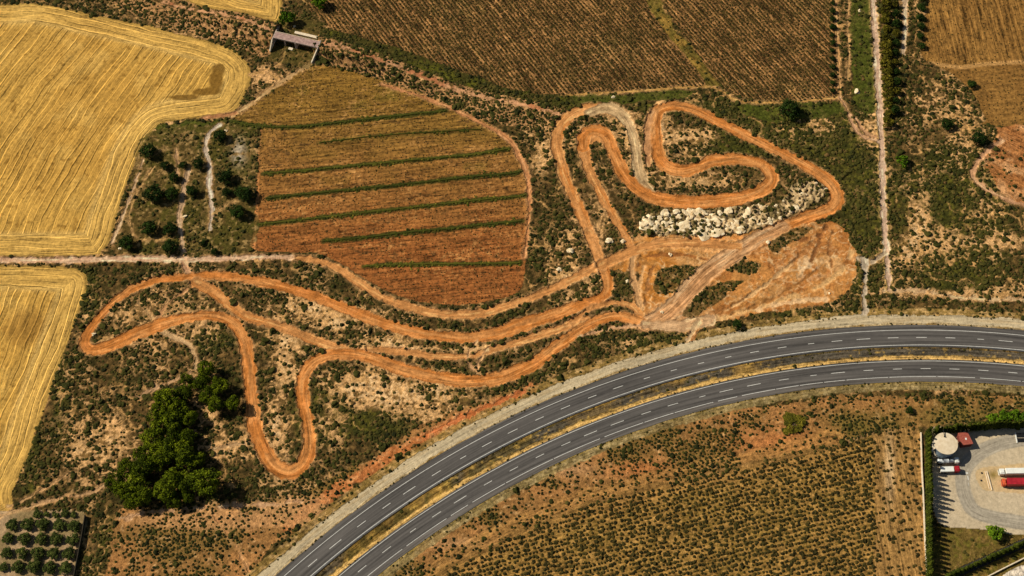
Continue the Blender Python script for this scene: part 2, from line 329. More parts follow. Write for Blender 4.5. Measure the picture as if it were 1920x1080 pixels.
# wheat stubble fields
WH = [('wheat_field', 1, [(-400, -60), (-60, -10), (0, 8), (60, 5), (120, 15), (180, 30), (260, 45), (340, 65), (400, 80), (440, 95), (465, 120), (469, 150), (455, 185), (432, 211), (370, 221), (310, 228), (288, 242), (270, 270), (250, 310), (235, 350), (220, 400), (205, 450), (190, 470), (170, 479), (0, 481), (-400, 483)]),
      ('wheat_field', 2, [(-400, 496), (0, 497), (60, 498), (130, 501), (155, 509), (164, 526), (160, 550), (145, 592), (120, 660), (100, 720), (75, 790), (55, 850), (25, 915), (-20, 970), (-400, 980)]),
      ('wheat_field', 3, [(200, -80), (300, -25), (350, 2), (390, 18), (430, 29), (480, 40), (513, 43), (528, 32), (530, 0), (540, -60), (560, -200), (200, -200)])]
for nm, ci, poly in WH:
    m = field(nm, ci, poly)
    mix(m, c8(192, 146, 70)); mix(m*ss(.4, .7, n1)*.4, c8(176, 128, 56)); mix(m*ss(.55, .8, n4)*.4, c8(214, 170, 92)); mix(m*ss(.7, .8, fbm(X/2.4, Y/2.4, 50, 2))*.6, c8(136, 96, 38))
    D, S, G = pdist(world_line(poly, 5, True), 16)
    edge = D+w1*3 < 13
    if ci == 1:
        u = ((PX+.927*PY-.000533*PY*PY)*.22+w1*1.2)
        rows(m, u, PY*.27, .8)
    elif ci == 2:
        u = (PX+.42*PY)*.22+w1*1.2; rows(m, u, PY*.27, .8)
        mm = m*ss(.55, 1.0, gs(45, 615, 60, 50)+n2*.3); mix(mm*.75, c8(150, 108, 48))
    else:
        rows(m, PY*.3-PX*.08, PX*.26, .5)
    e = m & edge
    rows(e, D*1.0+w1*1.0, S, .85); mix(e*.3, c8(216, 174, 98))
    band = np.exp(-((D-13)/1.6)**2)*m; mix(band*.25, c8(230, 190, 118))
    mix(m*ss(2.2, .3, D)*.55, c8(130, 100, 44))
mm = np.minimum(1, gs(385, 172, 24, 6)*1.3+gs(405, 150, 13, 18)*1.2+gs(412, 128, 11, 9)+gs(345, 183, 24, 5)*1.4); mix(ss(.35, .75, mm+n3*.2)*.85, c8(112, 78, 28)); A[mm > .4] *= .4
# red ploughed field with a drier golden north end
PLOW = [(487, 238), (484, 300), (480, 380), (474, 440), (474, 468), (540, 474), (600, 476), (645, 498), (690, 528), (730, 548), (770, 562), (850, 572), (930, 562), (975, 545), (985, 500), (990, 440), (994, 380), (990, 330), (972, 285), (945, 252), (890, 216), (840, 196), (780, 172), (715, 150), (650, 132), (590, 122), (545, 145), (500, 180), (455, 205), (436, 222), (450, 232)]
m = field('ploughed_field', 4, PLOW)
mix(m, c8(148, 100, 50)); mix(m*ss(.35, .65, n2)*.6, c8(166, 114, 60)); mix(m*ss(.5, .7, n3)*.5, c8(118, 78, 38))
mix(m*ss(360, 520, PY+n4*80)*.6, c8(154, 84, 42)); mix(m*ss(340, 210, PY+(n4-.5)*150)*.85, c8(136, 100, 44)); mix(m*ss(230, 180, PY)*.5, c8(134, 98, 40))
mix(m*ss(.58, .8, n4)*ss(420, 260, PY)*.6, c8(104, 90, 34))
rows(m, 7, amp=.6); lam = np.maximum(ridge(2.4, 47, .05), 0)*ss(.4, .55, n4); mix(m*lam*.45, c8(206, 150, 88)); lam = ridge(1.9, 49, .05)*ss(.45, .6, fbm(X/12, Y/12, 57, 2)); mix(m*lam*.5, c8(84, 58, 28))
k = ss(.66, .8, fbm(X/2.6, Y/.9, 52, 2)); mix(m*k*.8, c8(88, 62, 34))
D, S, G = pdist(world_line([(484, 240), (480, 300), (478, 380), (473, 465)], 6), 6); mm = ss(2.2, 1.2, D+w3)*m; mix(mm*.8, c8(204, 134, 78)); rows((D < 2.2) & m, D*2, S, .5)
# dark vineyards in the north
for ci, poly, ang in ((5, [(575, -250), (578, 0), (592, 22), (622, 52), (690, 74), (760, 96), (850, 128), (900, 146), (960, 168), (1050, 177), (1120, 172), (1200, 167), (1290, 161), (1322, 158), (1290, 110), (1210, 0), (1120, -250)], -57),
                      (6, [(1150, -250), (1242, 0), (1300, 90), (1352, 160), (1400, 182), (1480, 188), (1570, 182), (1568, 100), (1563, 0), (1560, -250)], -57)):
    m = field('vineyard', ci, poly)
    mix(m, c8(98, 72, 38)); mix(m*ss(.4, .65, n2)*.4, c8(78, 60, 32)); mix(m*ss(.35, .7, n4)*.35, c8(112, 80, 44)); mix(m*ss(.6, .8, fbm(X/30, Y/30, 55, 2))*.4, c8(88, 76, 38))
    mm = np.maximum(ridge(2.6, 43, .06), ridge(3.1, 46, .05))*m; mix(mm*.5, c8(190, 134, 82)); wv = np.abs(((X*math.sin(math.radians(ang))-Y*math.cos(math.radians(ang))+w3*1.2)/1.9) % 1-.5); mix(m*ss(.12, .02, wv)*ss(.35, .6, fbm(X/5, Y/5, 29, 2))*.75, c8(196, 138, 84))
    rows(m, ang, amp=1.1)
m = inside([(1215, -250), (1240, 0), (1300, 90), (1352, 158), (1300, 160), (1270, 100), (1205, 0), (1120, -250)]) & (CLS == 0)
mix(m*.8, c8(112, 94, 38)); mix(m*ss(.5, .65, n2)*.6, c8(176, 132, 62)); rows(m, -57, amp=.5); DENS[m] = .35
# brown field in the north east
m = field('brown_field', 7, [(1738, -250), (1736, 0), (1732, 60), (1730, 105), (1760, 125), (1800, 150), (1830, 185), (1850, 225), (1880, 236), (2300, 240), (2300, -250)])
mix(m, c8(146, 104, 52)); mix(m*ss(.4, .65, n2)*.5, c8(124, 86, 42)); mix(m*ss(.6, .75, n3)*.5, c8(84, 60, 30)); rows(m, 92, amp=.8)
a = m & (PY > 122+(PX-1760)*-.03); rows(a, 8, amp=.35)
D, S, G = pdist(world_line([(1740, 118), (1800, 126), (1850, 120), (2000, 112)], 6), 5); mix(ss(2, .6, D)*m*.8, c8(196, 146, 88))
# reddish diggings at the east edge
m = inside([(1870, 245), (1850, 290), (1858, 330), (1890, 365), (1990, 400), (2200, 380), (2200, 230), (1900, 238)]); mix(m*.8, c8(178, 112, 62)); mix(m*ss(.5, .7, n2), c8(206, 150, 100)); DENS[m] = .15; rows(m, -35, amp=.5)
# bush-row field south of the motorway
m = field('bush_row_field', 8, [(800, 1300), (830, 1092), (900, 1042), (980, 1000), (1100, 950), (1250, 912), (1400, 878), (1560, 840), (1640, 815), (1700, 800), (1728, 815), (1730, 920), (1738, 1080), (1745, 1300)])
mix(m, c8(138, 104, 50)); mix(m*ss(.4, .65, n2)*.5, c8(118, 90, 40)); mix(m*ss(.5, .72, n4)*.4, c8(104, 86, 34)); mm = np.maximum(ridge(2.6, 43, .07), ridge(3.1, 46, .06))*m; mix(mm*.45, c8(206, 154, 86)); wv = np.abs(((X*math.sin(math.radians(15))-Y*math.cos(math.radians(15))+w3*1.0)/2.05) % 1-.5); mix(m*ss(.16, .03, wv)*.45, c8(200, 148, 82)); rows(m, 15, amp=.45)
q = m & (PX > 1640+w1*10); mix(q*.5, c8(166, 122, 74)); rows(q, 92, amp=.6)
mix(m*gs(1668, 880, 9, 60)*.7, c8(206, 170, 126))
D, S, G = pdist(world_line([(760, 1130), (830, 1075), (900, 1030), (980, 990), (1100, 945), (1250, 905), (1400, 870), (1560, 830)], 8), 14)
mm = ss(8, 5, D+w1*3)*(D < 12); mix(mm*.6, c8(168, 122, 66)); q = (D < 7) & (PY > 800); rows(q, D*G, S, .55)
# orchard ground, plot with scattered trees
m = inside([(-300, 955), (0, 958), (60, 957), (158, 962), (150, 1030), (138, 1080), (110, 1300), (-300, 1300)], RX, RY); CLS[m] = 9; mix(m, c8(172, 140, 104)); mix(m*ss(.4, .6, n2)*.7, c8(126, 106, 66)); DENS[m] = 0; Z[m] = 0
m = inside([(262, 262), (300, 240), (420, 232), (476, 240), (478, 330), (470, 470), (350, 474), (215, 470), (238, 380), (250, 310)]); mix(m*.7, c8(96, 78, 38)); mix(m*ss(.45, .65, n2)*.7, c8(78, 72, 26)); mix(m*ss(.62, .8, n3)*.7, c8(176, 140, 88)); DENS[m] *= .45
mix(gs(447, 285, 12, 20)*ss(.4, .6, n2), c8(186, 166, 140))
# cream spoil heaps between the loops
SPOIL = [(1203, 420), (1212, 404), (1250, 398), (1330, 395), (1400, 390), (1450, 383), (1470, 370), (1490, 345), (1525, 338), (1548, 352), (1530, 380), (1490, 398), (1450, 420), (1400, 434), (1330, 442), (1250, 443), (1215, 438)]
m = inside(SPOIL); mix(m*.9, c8(206, 172, 126)); mix(m*ss(.5, .62, n2)*.8, c8(96, 80, 42)); Z[m] += (1.3*(1-f1)*ss(.1, .4, f2-f1))[m]; DENS[m] = .75
# dirt pads where the track meets the motorway side
PADS = [([(1120, 498), (1150, 480), (1180, 462), (1200, 440), (1240, 442), (1330, 443), (1400, 437), (1440, 425), (1490, 412), (1470, 430), (1440, 450), (1400, 480), (1340, 515), (1300, 548), (1262, 585), (1230, 606), (1205, 600), (1188, 575), (1190, 540), (1200, 512), (1160, 505)], c8(200, 128, 58), -28),
        ([(1545, 418), (1562, 412), (1590, 438), (1606, 476), (1602, 515), (1588, 548), (1560, 565), (1500, 578), (1430, 588), (1370, 598), (1320, 612), (1300, 640), (1288, 640), (1290, 618), (1232, 606), (1270, 580), (1300, 550), (1330, 522), (1380, 486), (1430, 458), (1480, 430), (1520, 414)], c8(186, 118, 60), 35)]
def rotmask(m, c): mix(m*1.0, c)
for poly, cc, ang in PADS:
    m = inside(poly, PX+w1*9+w3*9, PY+w2*9+w4*9); CLS[m] = 12; DENS[m] = 0; mix(m, cc); mix(m*ss(.45, .6, n2)*.5, c8(210, 146, 80)); mix(m*ss(.5, .38, n2)*.5, cc*.72); mix(m*ss(.64, .76, n4)*.4, c8(222, 176, 122)); mix(m*ridge(7, 59, .03)*.6, cc*.6); mix(m*ridge(6, 61, .03)*.6, c8(232, 190, 138)); Z[m] = bump[m]*.25; mix(m*ss(.56, .6, fbm(X/7, Y/7, 58, 3))*.6, c8(176, 122, 66)); rows(m, ang, amp=.14)
mix(gs(1510, 500, 34, 22)*ss(.42, .6, n3)*.8, c8(234, 196, 150)); mix(gs(1500, 455, 30, 30)*ss(.5, .65, n2)*.6, c8(176, 118, 70)); mix(gs(1540, 430, 18, 18)*ss(.5, .65, n2)*.8, c8(190, 120, 68))
mix(gs(1250, 590, 30, 16)*.7, c8(206, 176, 140)); mix(gs(1290, 560, 24, 30)*.4, c8(196, 150, 110))
for isl in ([(1222, 526), (1232, 508), (1255, 500), (1300, 497), (1313, 503), (1305, 516), (1285, 526), (1266, 545), (1236, 552), (1224, 545)], [(1148, 512), (1176, 507), (1186, 530), (1180, 552), (1155, 562), (1136, 558), (1145, 535)], [(1282, 588), (1294, 568), (1312, 548), (1345, 532), (1392, 524), (1375, 545), (1340, 568), (1310, 590), (1292, 597)],
            [(1384, 500), (1400, 492), (1426, 496), (1418, 506), (1396, 510)], [(1444, 464), (1476, 432), (1520, 420), (1512, 436), (1480, 458), (1456, 472)], [(1360, 505), (1378, 490), (1400, 482), (1388, 500)]):
    m = inside(isl); CLS[m] = 0; mix(m*.85, c8(86, 70, 34)); mix(m*ss(.6, .8, n3)*.8, c8(190, 146, 96)); DENS[m] = 1.8; A[m] = 0

for q, cc, wd in (([(1300, 602), (1380, 570), (1450, 525), (1510, 470), (1548, 425)], c8(160, 104, 56), 1.6), ([(1320, 608), (1430, 572), (1520, 545), (1580, 505), (1596, 470)], c8(216, 166, 108), 2.0), ([(1340, 596), (1420, 545), (1500, 480)], c8(222, 172, 116), 1.2), ([(1550, 425), (1536, 452), (1522, 490)], c8(132, 84, 46), 1.5), ([(1562, 432), (1556, 462), (1560, 500)], c8(150, 98, 54), 1.2), ([(1470, 440), (1500, 450), (1540, 440)], c8(140, 88, 48), 1.2),
                  ([(1200, 470), (1260, 462), (1330, 470), (1380, 468)], c8(224, 160, 98), 1.4), ([(1195, 500), (1215, 480), (1280, 478), (1330, 488)], c8(150, 92, 46), 1.2), ([(1205, 580), (1198, 540), (1208, 500)], c8(226, 170, 112), 1.6), ([(1210, 570), (1215, 530), (1225, 500)], c8(160, 104, 56), 1.0), ([(1220, 455), (1300, 450), (1390, 446)], c8(214, 140, 74), 2.2), ([(1270, 590), (1300, 560), (1340, 530)], c8(170, 118, 70), 1.4), ([(1420, 580), (1490, 565), (1550, 560)], c8(226, 180, 130), 1.8), ([(1370, 590), (1450, 560), (1500, 530), (1540, 500)], c8(168, 112, 60), 1.0)):
    D, S, G = pdist(world_line(q, 8), 5); dd = D+w3*2.2+w1; m = (CLS == 12); mix(m*ss(wd, wd*.4, dd)*ss(.3, .5, fbm(S/6, D*0+5, 21, 2))*.95, cc); Z -= m*.3*ss(wd, .2, dd)
lot = CLS == 12; Z += lot*(.35*(n2-.5)+.5*(fbm(X/3, Y/3, 22, 3)-.5)); mix(lot*ss(.64, .75, fbm(X/2.5, Y/2.5, 23, 3))*.4, c8(224, 174, 120))
# -- tracks, paths, lanes: (kind, spots, width px, colour, edge colour)
OR = c8(200, 122, 58); OR2 = c8(208, 140, 80); PALE = c8(222, 172, 128); EDGE = c8(226, 168, 112); GREY = c8(190, 160, 124); CREAM = c8(214, 180, 144)
def ribbon(spots, wpx, col, cid_, amp=.35, edge=None, n=8, rough=1.0, berm=.35, col2=None):
    L = world_line(spots, n); my = sum(p[1] for p in spots)/len(spots)
    if isinstance(wpx, (tuple, list)):
        ww = np.interp(np.linspace(0, 1, len(L)), np.linspace(0, 1, len(wpx)), wpx)
    else: ww = np.full(len(L), wpx)
    ww = ww*mpp(my)*(1.2 if cid_ == 10 else 1.05); seg = np.r_[0, np.cumsum(np.hypot(*np.diff(L, axis=0).T))]
    D, S, G = pdist(L, ww.max()+5); hw = np.interp(S, seg, ww)/2*(1+.2*(fbm(S/14, S*0, 33, 2)-.5)); Dn = D+(w3*1.9+w1*.6)*rough
    m = Dn < hw
    soft = ss(hw+.35, hw-.35, Dn)
    e = np.exp(-((Dn-hw-.3)/.7)**2)*ss(.38, .6, n3+.1)
    mix(e*(.75 if edge is not None else .35), edge if edge is not None else EDGE)
    hz = fbm(X/4.2, Y/4.2, 36, 3); mix(soft, col); mix(soft*ss(.5, .66, hz)*.6, col*.72); mix(soft*ss(.46, .34, hz)*.5, np.minimum(col*1.3+.02, .8))
    if col2 is not None: mix(soft*ss(.45, .62, fbm(S/16, D*G/2.2+40, 60, 3)), col2)
    mix(soft*np.exp(-((Dn-hw+.8)/.8)**2)*.45, col*.68); mix(soft*ss(.55, .7, fbm(S/11, D*G*.9+20, 63, 2))*.5, col*.7); mix(soft*ss(.6, .76, fbm(S/7, D*G*1.1+9, 62, 2))*.75, np.minimum(col*1.5+.03, .8)); mix(soft*ss(.66, .74, n3)*.35, c8(120, 78, 42))
    CLS[m] = cid_; DENS[Dn < hw+.4] = 0; rows(Dn < hw, D*G*1.1, S, amp*1.0)
    Z[Dn < hw+.2] = np.interp(0, [0], [0]); Z[:] += np.where(m, -.12, 0)+berm*.8*(.4+1.2*n3)*np.exp(-((Dn-hw-.7)/.9)**2)*(D < hw+4)
    return m
T, PA, RO = 10, 11, 13
ribbon([(1050, 179), (1120, 174), (1200, 170), (1290, 163), (1330, 163), (1355, 172), (1380, 188), (1420, 192), (1470, 192), (1520, 188), (1575, 182)], 4, c8(196, 146, 80), PA, berm=0)
ribbon([(1565, -60), (1567, 0), (1570, 60), (1573, 130), (1576, 182)], 3.2, c8(206, 152, 96), PA, berm=0)
ribbon([(1592, -20), (1590, 40), (1592, 90), (1590, 150)], 2, c8(190, 146, 92), PA, berm=0)
ribbon([(1575, 183), (1590, 208), (1603, 240), (1622, 258), (1650, 263)], 5, c8(206, 156, 116), PA)
ribbon([(1604, 222), (1625, 250), (1648, 258)], 7, c8(196, 146, 104), PA)
ribbon([(1696, -60), (1697, 0), (1697, 50), (1695, 100)], (7, 8, 6), CREAM, PA, berm=0)
ribbon([(1632, -80), (1637, 0), (1641, 60), (1645, 120), (1649, 190), (1651, 245), (1654, 320), (1657, 400), (1661, 455), (1664, 500), (1667, 545)], (11, 11, 10, 8), c8(216, 176, 146), PA, edge=c8(206, 166, 100), amp=.25)
ribbon([(1661, 476), (1645, 486), (1626, 492), (1610, 486)], (6, 9, 14, 10), c8(206, 176, 142), PA)
ribbon([(1622, 488), (1623, 520), (1621, 560), (1622, 602)], (18, 7, 7, 16), c8(200, 176, 148), PA, edge=c8(150, 110, 60))
ribbon([(1660, 545), (1740, 548), (1820, 560), (1920, 562), (2000, 566)], (4, 6, 4, 6), c8(216, 172, 124), PA, rough=2, berm=0)
ribbon([(1880, 262), (1850, 285), (1830, 308), (1824, 330), (1842, 350), (1880, 370), (1920, 384), (2000, 400)], 8, c8(206, 152, 110), PA)
ribbon([(715, 158), (780, 178), (840, 200), (900, 230), (948, 257), (972, 288), (988, 330), (993, 380), (990, 430), (984, 482)], (6, 8, 8, 9, 7, 5), c8(202, 136, 86), PA)
ribbon([(590, 117), (545, 142), (505, 168), (470, 195), (436, 216)], 8, c8(200, 156, 104), PA, rough=1.4, col2=c8(170, 124, 76), berm=0)
ribbon([(384, 222), (420, 216), (440, 212)], 8, c8(196, 134, 88), PA)
ribbon([(533, 96), (528, 115), (505, 128), (470, 140)], 3, c8(200, 150, 90), PA, berm=0); ribbon([(470, 140), (500, 136), (520, 148)], 2.5, c8(200, 150, 90), PA, berm=0)
ribbon([(412, 234), (396, 245), (386, 268), (388, 290), (394, 315), (392, 345), (396, 372), (397, 400), (394, 430)], (8, 8, 7, 8, 6, 5), c8(212, 184, 158), PA, amp=.5, berm=0)
ribbon([(353, 320), (346, 350), (341, 380), (336, 400), (339, 430), (344, 470)], 8, c8(200, 160, 122), PA, amp=.6, berm=0)
ribbon([(268, 300), (255, 340), (240, 380), (228, 415), (210, 455)], 3.5, c8(200, 160, 120), PA, berm=0, rough=1.6)
ribbon([(287, 315), (262, 350), (246, 385), (243, 415), (256, 445), (290, 450), (325, 445)], 2.5, c8(190, 146, 88), PA, berm=0)
ribbon([(330, 280), (333, 310), (331, 330)], 3, c8(196, 150, 106), PA, berm=0); ribbon([(397, 402), (425, 384), (440, 376)], 2.5, c8(200, 156, 96), PA, berm=0)
ribbon([(300, 618), (322, 632), (345, 640), (360, 655), (368, 672), (366, 692)], (8, 9, 6, 4), c8(216, 172, 122), PA)
ribbon([(366, 694), (345, 706), (300, 722), (262, 745)], 3, c8(190, 146, 104), PA, berm=0, rough=2)
ribbon([(258, 560), (263, 572), (280, 588), (290, 600)], 2.5, c8(200, 156, 104), PA, berm=0); ribbon([(350, 545), (325, 560), (308, 578), (296, 598)], 5, c8(196, 140, 92), PA, berm=0)
ribbon([(125, 932), (60, 950), (20, 960), (-30, 985)], 2.5, c8(206, 160, 110), PA, berm=0)
ribbon([(15, 950), (50, 935), (100, 905), (125, 890)], 1.8, c8(206, 156, 104), PA, berm=0); ribbon([(60, 945), (120, 932), (165, 925), (195, 910)], 3, c8(196, 150, 104), PA, berm=0)
ribbon([(225, 972), (300, 958), (380, 952), (460, 947), (560, 940)], 5, c8(208, 156, 112), PA, berm=0, rough=2)
ribbon([(370, 935), (395, 960), (420, 990), (445, 1030), (468, 1070)], 3.5, c8(206, 144, 92), PA, berm=0)
ribbon([(400, 842), (430, 835), (460, 832)], 4, c8(206, 160, 112), PA, berm=0)
ribbon([(985, 732), (930, 756), (870, 780), (800, 815)], (6, 8, 6), c8(192, 108, 58), PA, rough=2, berm=0)
# the plain access track
m = ribbon([(-80, 488), (0, 487), (80, 488), (160, 487), (240, 485), (300, 486), (360, 487), (430, 484), (500, 482), (560, 484)], (10, 11, 13, 12, 8), c8(226, 176, 138), PA, amp=.25)
ribbon([(556, 484), (600, 490), (636, 506), (680, 535), (720, 559), (770, 577), (830, 589), (880, 590), (930, 580), (985, 562), (1040, 540), (1085, 517), (1130, 495)], (9, 12, 14, 15, 14, 15), OR2, T)
ribbon([(345, 492), (350, 503), (357, 520)], (8, 9, 16), c8(214, 160, 118), PA)
# moto-cross circuit
ribbon([(1104, 437), (1092, 405), (1066, 350), (1053, 312), (1045, 275), (1048, 243), (1066, 220), (1095, 206), (1130, 203), (1158, 208)], (17, 17, 18, 20, 20, 18), OR2, T, col2=OR)
ribbon([(1128, 500), (1118, 470), (1104, 437)], 17, OR2, T)
ribbon([(1105, 212), (1140, 202), (1165, 215), (1182, 240), (1192, 275), (1196, 310), (1204, 340), (1225, 364)], (14, 22, 18, 15, 16, 20, 12), c8(200, 162, 116), T, amp=.5)
ribbon([(1186, 470), (1172, 440), (1150, 405), (1130, 370), (1110, 330), (1098, 295), (1092, 268)], (12, 13, 14, 16, 18), OR2, T, col2=OR)
m = inside([(1085, 262), (1092, 245), (1112, 238), (1135, 242), (1150, 262), (1140, 275), (1118, 262), (1104, 278)], RX, RY); mix(m, OR2); CLS[m] = T; DENS[m] = 0
ribbon([(1093, 275), (1095, 257), (1106, 246), (1124, 246), (1140, 258), (1150, 285), (1165, 318), (1185, 345), (1212, 365), (1245, 375), (1290, 379), (1340, 377), (1392, 370), (1428, 357), (1447, 338), (1438, 316), (1415, 304), (1380, 299), (1340, 301), (1312, 312), (1282, 320), (1255, 315), (1236, 296), (1228, 262), (1226, 228), (1236, 206), (1262, 198), (1300, 205), (1342, 226), (1385, 248), (1430, 270), (1480, 294), (1530, 322), (1558, 345), (1570, 370), (1556, 391), (1512, 408), (1465, 426)], (18, 21, 21, 20, 24, 24, 22, 20, 22, 24, 24, 18, 18, 18, 20, 22, 20), OR, T, col2=OR2, amp=.45)
ribbon([(1216, 310), (1214, 275), (1216, 230), (1224, 210)], (8, 11, 8), c8(206, 146, 96), T)
ribbon([(1470, 424), (1420, 448), (1370, 480), (1325, 512), (1292, 545), (1266, 572), (1238, 594), (1208, 608)], (20, 26, 30, 30, 28, 26), c8(196, 140, 92), T, col2=c8(210, 166, 122), amp=.6)
ribbon([(357, 520), (400, 517), (450, 520), (500, 530), (560, 546), (620, 567), (680, 592), (740, 613), (790, 625), (840, 632), (880, 633), (925, 626), (985, 607), (1040, 590), (1090, 571), (1120, 563), (1138, 547), (1138, 520), (1128, 498)], (16, 16, 17, 18, 18, 20, 24, 18, 16, 18), OR, T, col2=OR2)
ribbon([(368, 530), (400, 547), (430, 570), (460, 592), (500, 604), (540, 618), (590, 638), (640, 656), (680, 668)], (20, 16, 15, 16, 18), OR2, T, col2=OR)
ribbon([(690, 655), (730, 658), (780, 663), (830, 669), (880, 668), (917, 658), (960, 644), (1010, 629), (1065, 612), (1100, 598)], (8, 12, 9, 10, 14, 12), OR2, T)
ribbon([(1060, 608), (1085, 594), (1115, 575), (1150, 567), (1180, 572), (1200, 590)], (6, 7, 10, 12), OR2, T)
ribbon([(1192, 470), (1185, 500), (1192, 540), (1200, 570)], 9, c8(210, 156, 104), T)
ribbon([(1128, 497), (1165, 480), (1210, 462), (1270, 455), (1340, 458), (1385, 462)], (18, 16, 18, 16, 12), OR2, T)
ribbon([(357, 519), (300, 524), (258, 537), (225, 557), (195, 585), (173, 612), (160, 634), (161, 650), (176, 656), (203, 650), (240, 633), (290, 613), (340, 598), (385, 592), (420, 597), (443, 612), (458, 640), (465, 675), (469, 715), (473, 760), (478, 800), (492, 842), (512, 872), (538, 885), (560, 878), (576, 855), (580, 820), (575, 780), (568, 745), (569, 710), (582, 685), (606, 669), (640, 664), (680, 667), (720, 680), (760, 694), (810, 706), (860, 714), (910, 713), (950, 705), (1000, 682), (1040, 652), (1080, 624), (1110, 606), (1150, 593), (1185, 598), (1210, 608)], (12, 13, 15, 22, 18, 18, 22, 24, 20, 18, 20, 22, 22, 18, 18), OR, T, col2=OR2, amp=.5)
ribbon([(880, 660), (878, 680), (892, 695), (900, 702)], 5, c8(214, 160, 110), PA, berm=0); ribbon([(912, 655), (898, 680), (894, 700)], 4, c8(214, 160, 110), PA, berm=0); ribbon([(895, 640), (880, 655)], 5, c8(214, 160, 110), PA, berm=0)
ribbon([(1085, 632), (1120, 622), (1160, 614), (1215, 610)], (4, 5, 8), c8(222, 166, 120), PA, berm=0)
ribbon([(1210, 608), (1250, 612), (1290, 610), (1330, 600)], (14, 20, 22), c8(206, 160, 116), T)
ribbon([(1310, 604), (1298, 622), (1286, 645)], (10, 7, 8), c8(214, 172, 126), PA)
for c in ((1190, 455, 20), (1170, 470, 22)): pass
mix(gs(160, 652, 0.1)*0, OR)

# -- motorway corridor: rings about one centre
CX, CY = 191.39, -431.41
RR = np.hypot(X-CX, Y-CY); TH = np.arctan2(Y-CY, X-CX); SA = TH*400
Rn = RR+w3*1.2+w1*.8
inn = (TH > .1) & (TH < 3.3)
m = inn & (Rn > 377.6) & (Rn < 382.2); mix(m*.8, c8(140, 118, 74)); mix(m*ss(.5, .7, n3)*.7, c8(176, 150, 104)); mix(m*ss(380.6, 381.8, Rn)*.6, c8(150, 122, 50)); rows(m, RR, SA, .5); DENS[m] = .1; Z[m] = 0
m = inn & (Rn > 392) & (Rn < 400); mix(m, c8(128, 98, 46)); mix(m*ss(.42, .58, n2)*.85, c8(88, 74, 36)); mix(m*ss(.6, .75, n4)*.7, c8(168, 128, 64)); q = m*ss(395.0, 395.6, Rn)*ss(399.3, 398.6, Rn)*ss(2.35, 1.8, TH+(n4-.5)*1.2); mix(q*.9, c8(84, 76, 66)); mix(m*ss(395.2, 394.6, Rn)*ss(392.6, 393.4, RR), c8(214, 168, 98)); mix(m*ss(.68, .8, n3)*.6, c8(190, 150, 74)); rows(m, RR*1.5, SA, .8); DENS[m] = .03; Z[m] = 0
m = inn & (Rn > 410.6) & (Rn < 417+(fbm(SA/40, SA*0, 35, 2)-.5)*2); mm = m & (Rn > 412.2); CLS[mm] = RO; mix(m, c8(182, 154, 112)); mix(mm*1.0, c8(192, 170, 136)); mix(m*ss(.5, .7, fbm(SA/12, RR/1.2, 37, 3))*.6, c8(178, 150, 110)); mix(m*ss(412.6, 411.6, Rn)*ss(.45, .6, n2), c8(158, 124, 72)); rows(m, RR*1.2, SA, .35); DENS[m] = 0; Z[m] = 0
m = inn & (Rn >= 416.6) & (Rn < 420.5) & (CLS == 0); mix(m*.75, c8(150, 118, 62)); mix(m*ss(.5, .7, n3)*.6, c8(206, 164, 108)); rows(m, RR, SA, .5); DENS[m] = .25; Z[m] = 0
m = inn & (RR > 381.5) & (RR < 411.5); Z[m] = np.where(((RR > 392.9) & (RR < 399.9))[m], .02, -.12); DENS[m & ((RR < 393.4) | (RR > 399.2))] = 0
m = inn & (RR > 380.5) & (RR < 411.7) & (CLS != RO); CLS[m] = 0

# -- depot yard in the south east
YARD = [(1744, 806), (1800, 806), (1920, 800), (2300, 790), (2300, 1015), (1925, 1003), (1880, 997), (1850, 993), (1815, 990), (1770, 986), (1752, 960), (1745, 900)]
m = inside(YARD, PX+w3*1.5, PY+w4*1.5); CLS[m] = 14; mix(m, c8(198, 176, 146)); mix(m*ss(.4, .65, n2)*.5, c8(184, 162, 132)); mix(m*ss(.5, .7, n4)*.4, c8(216, 188, 150)); DENS[m] = 0; Z[m] = 0; A[m] = 0
D, S, G = pdist(world_line([(2050, 815), (1960, 820), (1915, 824), (1870, 834), (1835, 850), (1812, 872), (1805, 898), (1810, 930), (1828, 958), (1870, 972), (1960, 985), (2100, 1000)], 8), 7)
mm = m & (D+w1 < 3.4); mix(ss(3.8, 3.0, D+w1)*m*.85, c8(160, 148, 132)); rows(mm, D*G*1.5, S, .3)
mm = m & inside([(1829, 890), (1838, 878), (1870, 874), (1960, 870), (1960, 922), (1862, 921), (1840, 914)], PX, PY); mix(mm*.7, c8(204, 168, 118)); mix(mm*gs(1863, 890, 9, 8), c8(140, 116, 64))
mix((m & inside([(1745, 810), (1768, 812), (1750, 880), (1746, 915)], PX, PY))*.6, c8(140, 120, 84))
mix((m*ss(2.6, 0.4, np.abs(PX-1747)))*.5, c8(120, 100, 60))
m = (PY > 985) & (PX > 1748) & (CLS != 14) & (PX < 2400) & (PY < 1400); mix(m*.7, c8(124, 100, 48)); mix(m*ss(.5, .7, n3)*.6, c8(96, 92, 30)); CLS[m & (CLS == 8)] = 0; DENS[m] = .12; A[m] = 0
m = inside([(1885, 1075), (1910, 1062), (1990, 1040), (1990, 1200), (1880, 1200), (1870, 1090)], PX, PY, False); mix(m, c8(226, 206, 184)); DENS[m] = 0
m = inside([(1912, 820), (1918, 830), (1912, 833), (1900, 822)], PX, PY) ; 
# dark lane between the hedges
D, S, G = pdist(world_line([(1740, 1106), (1791, 1077), (1850, 1050), (1920, 1018), (2020, 968)], 6), 9)
mm = D < 1.8; mix(mm*1.0, c8(66, 62, 60)); CLS[mm] = 15; DENS[D < 2.3] = 0; Z[D < 3] = 0; A[mm] = 0

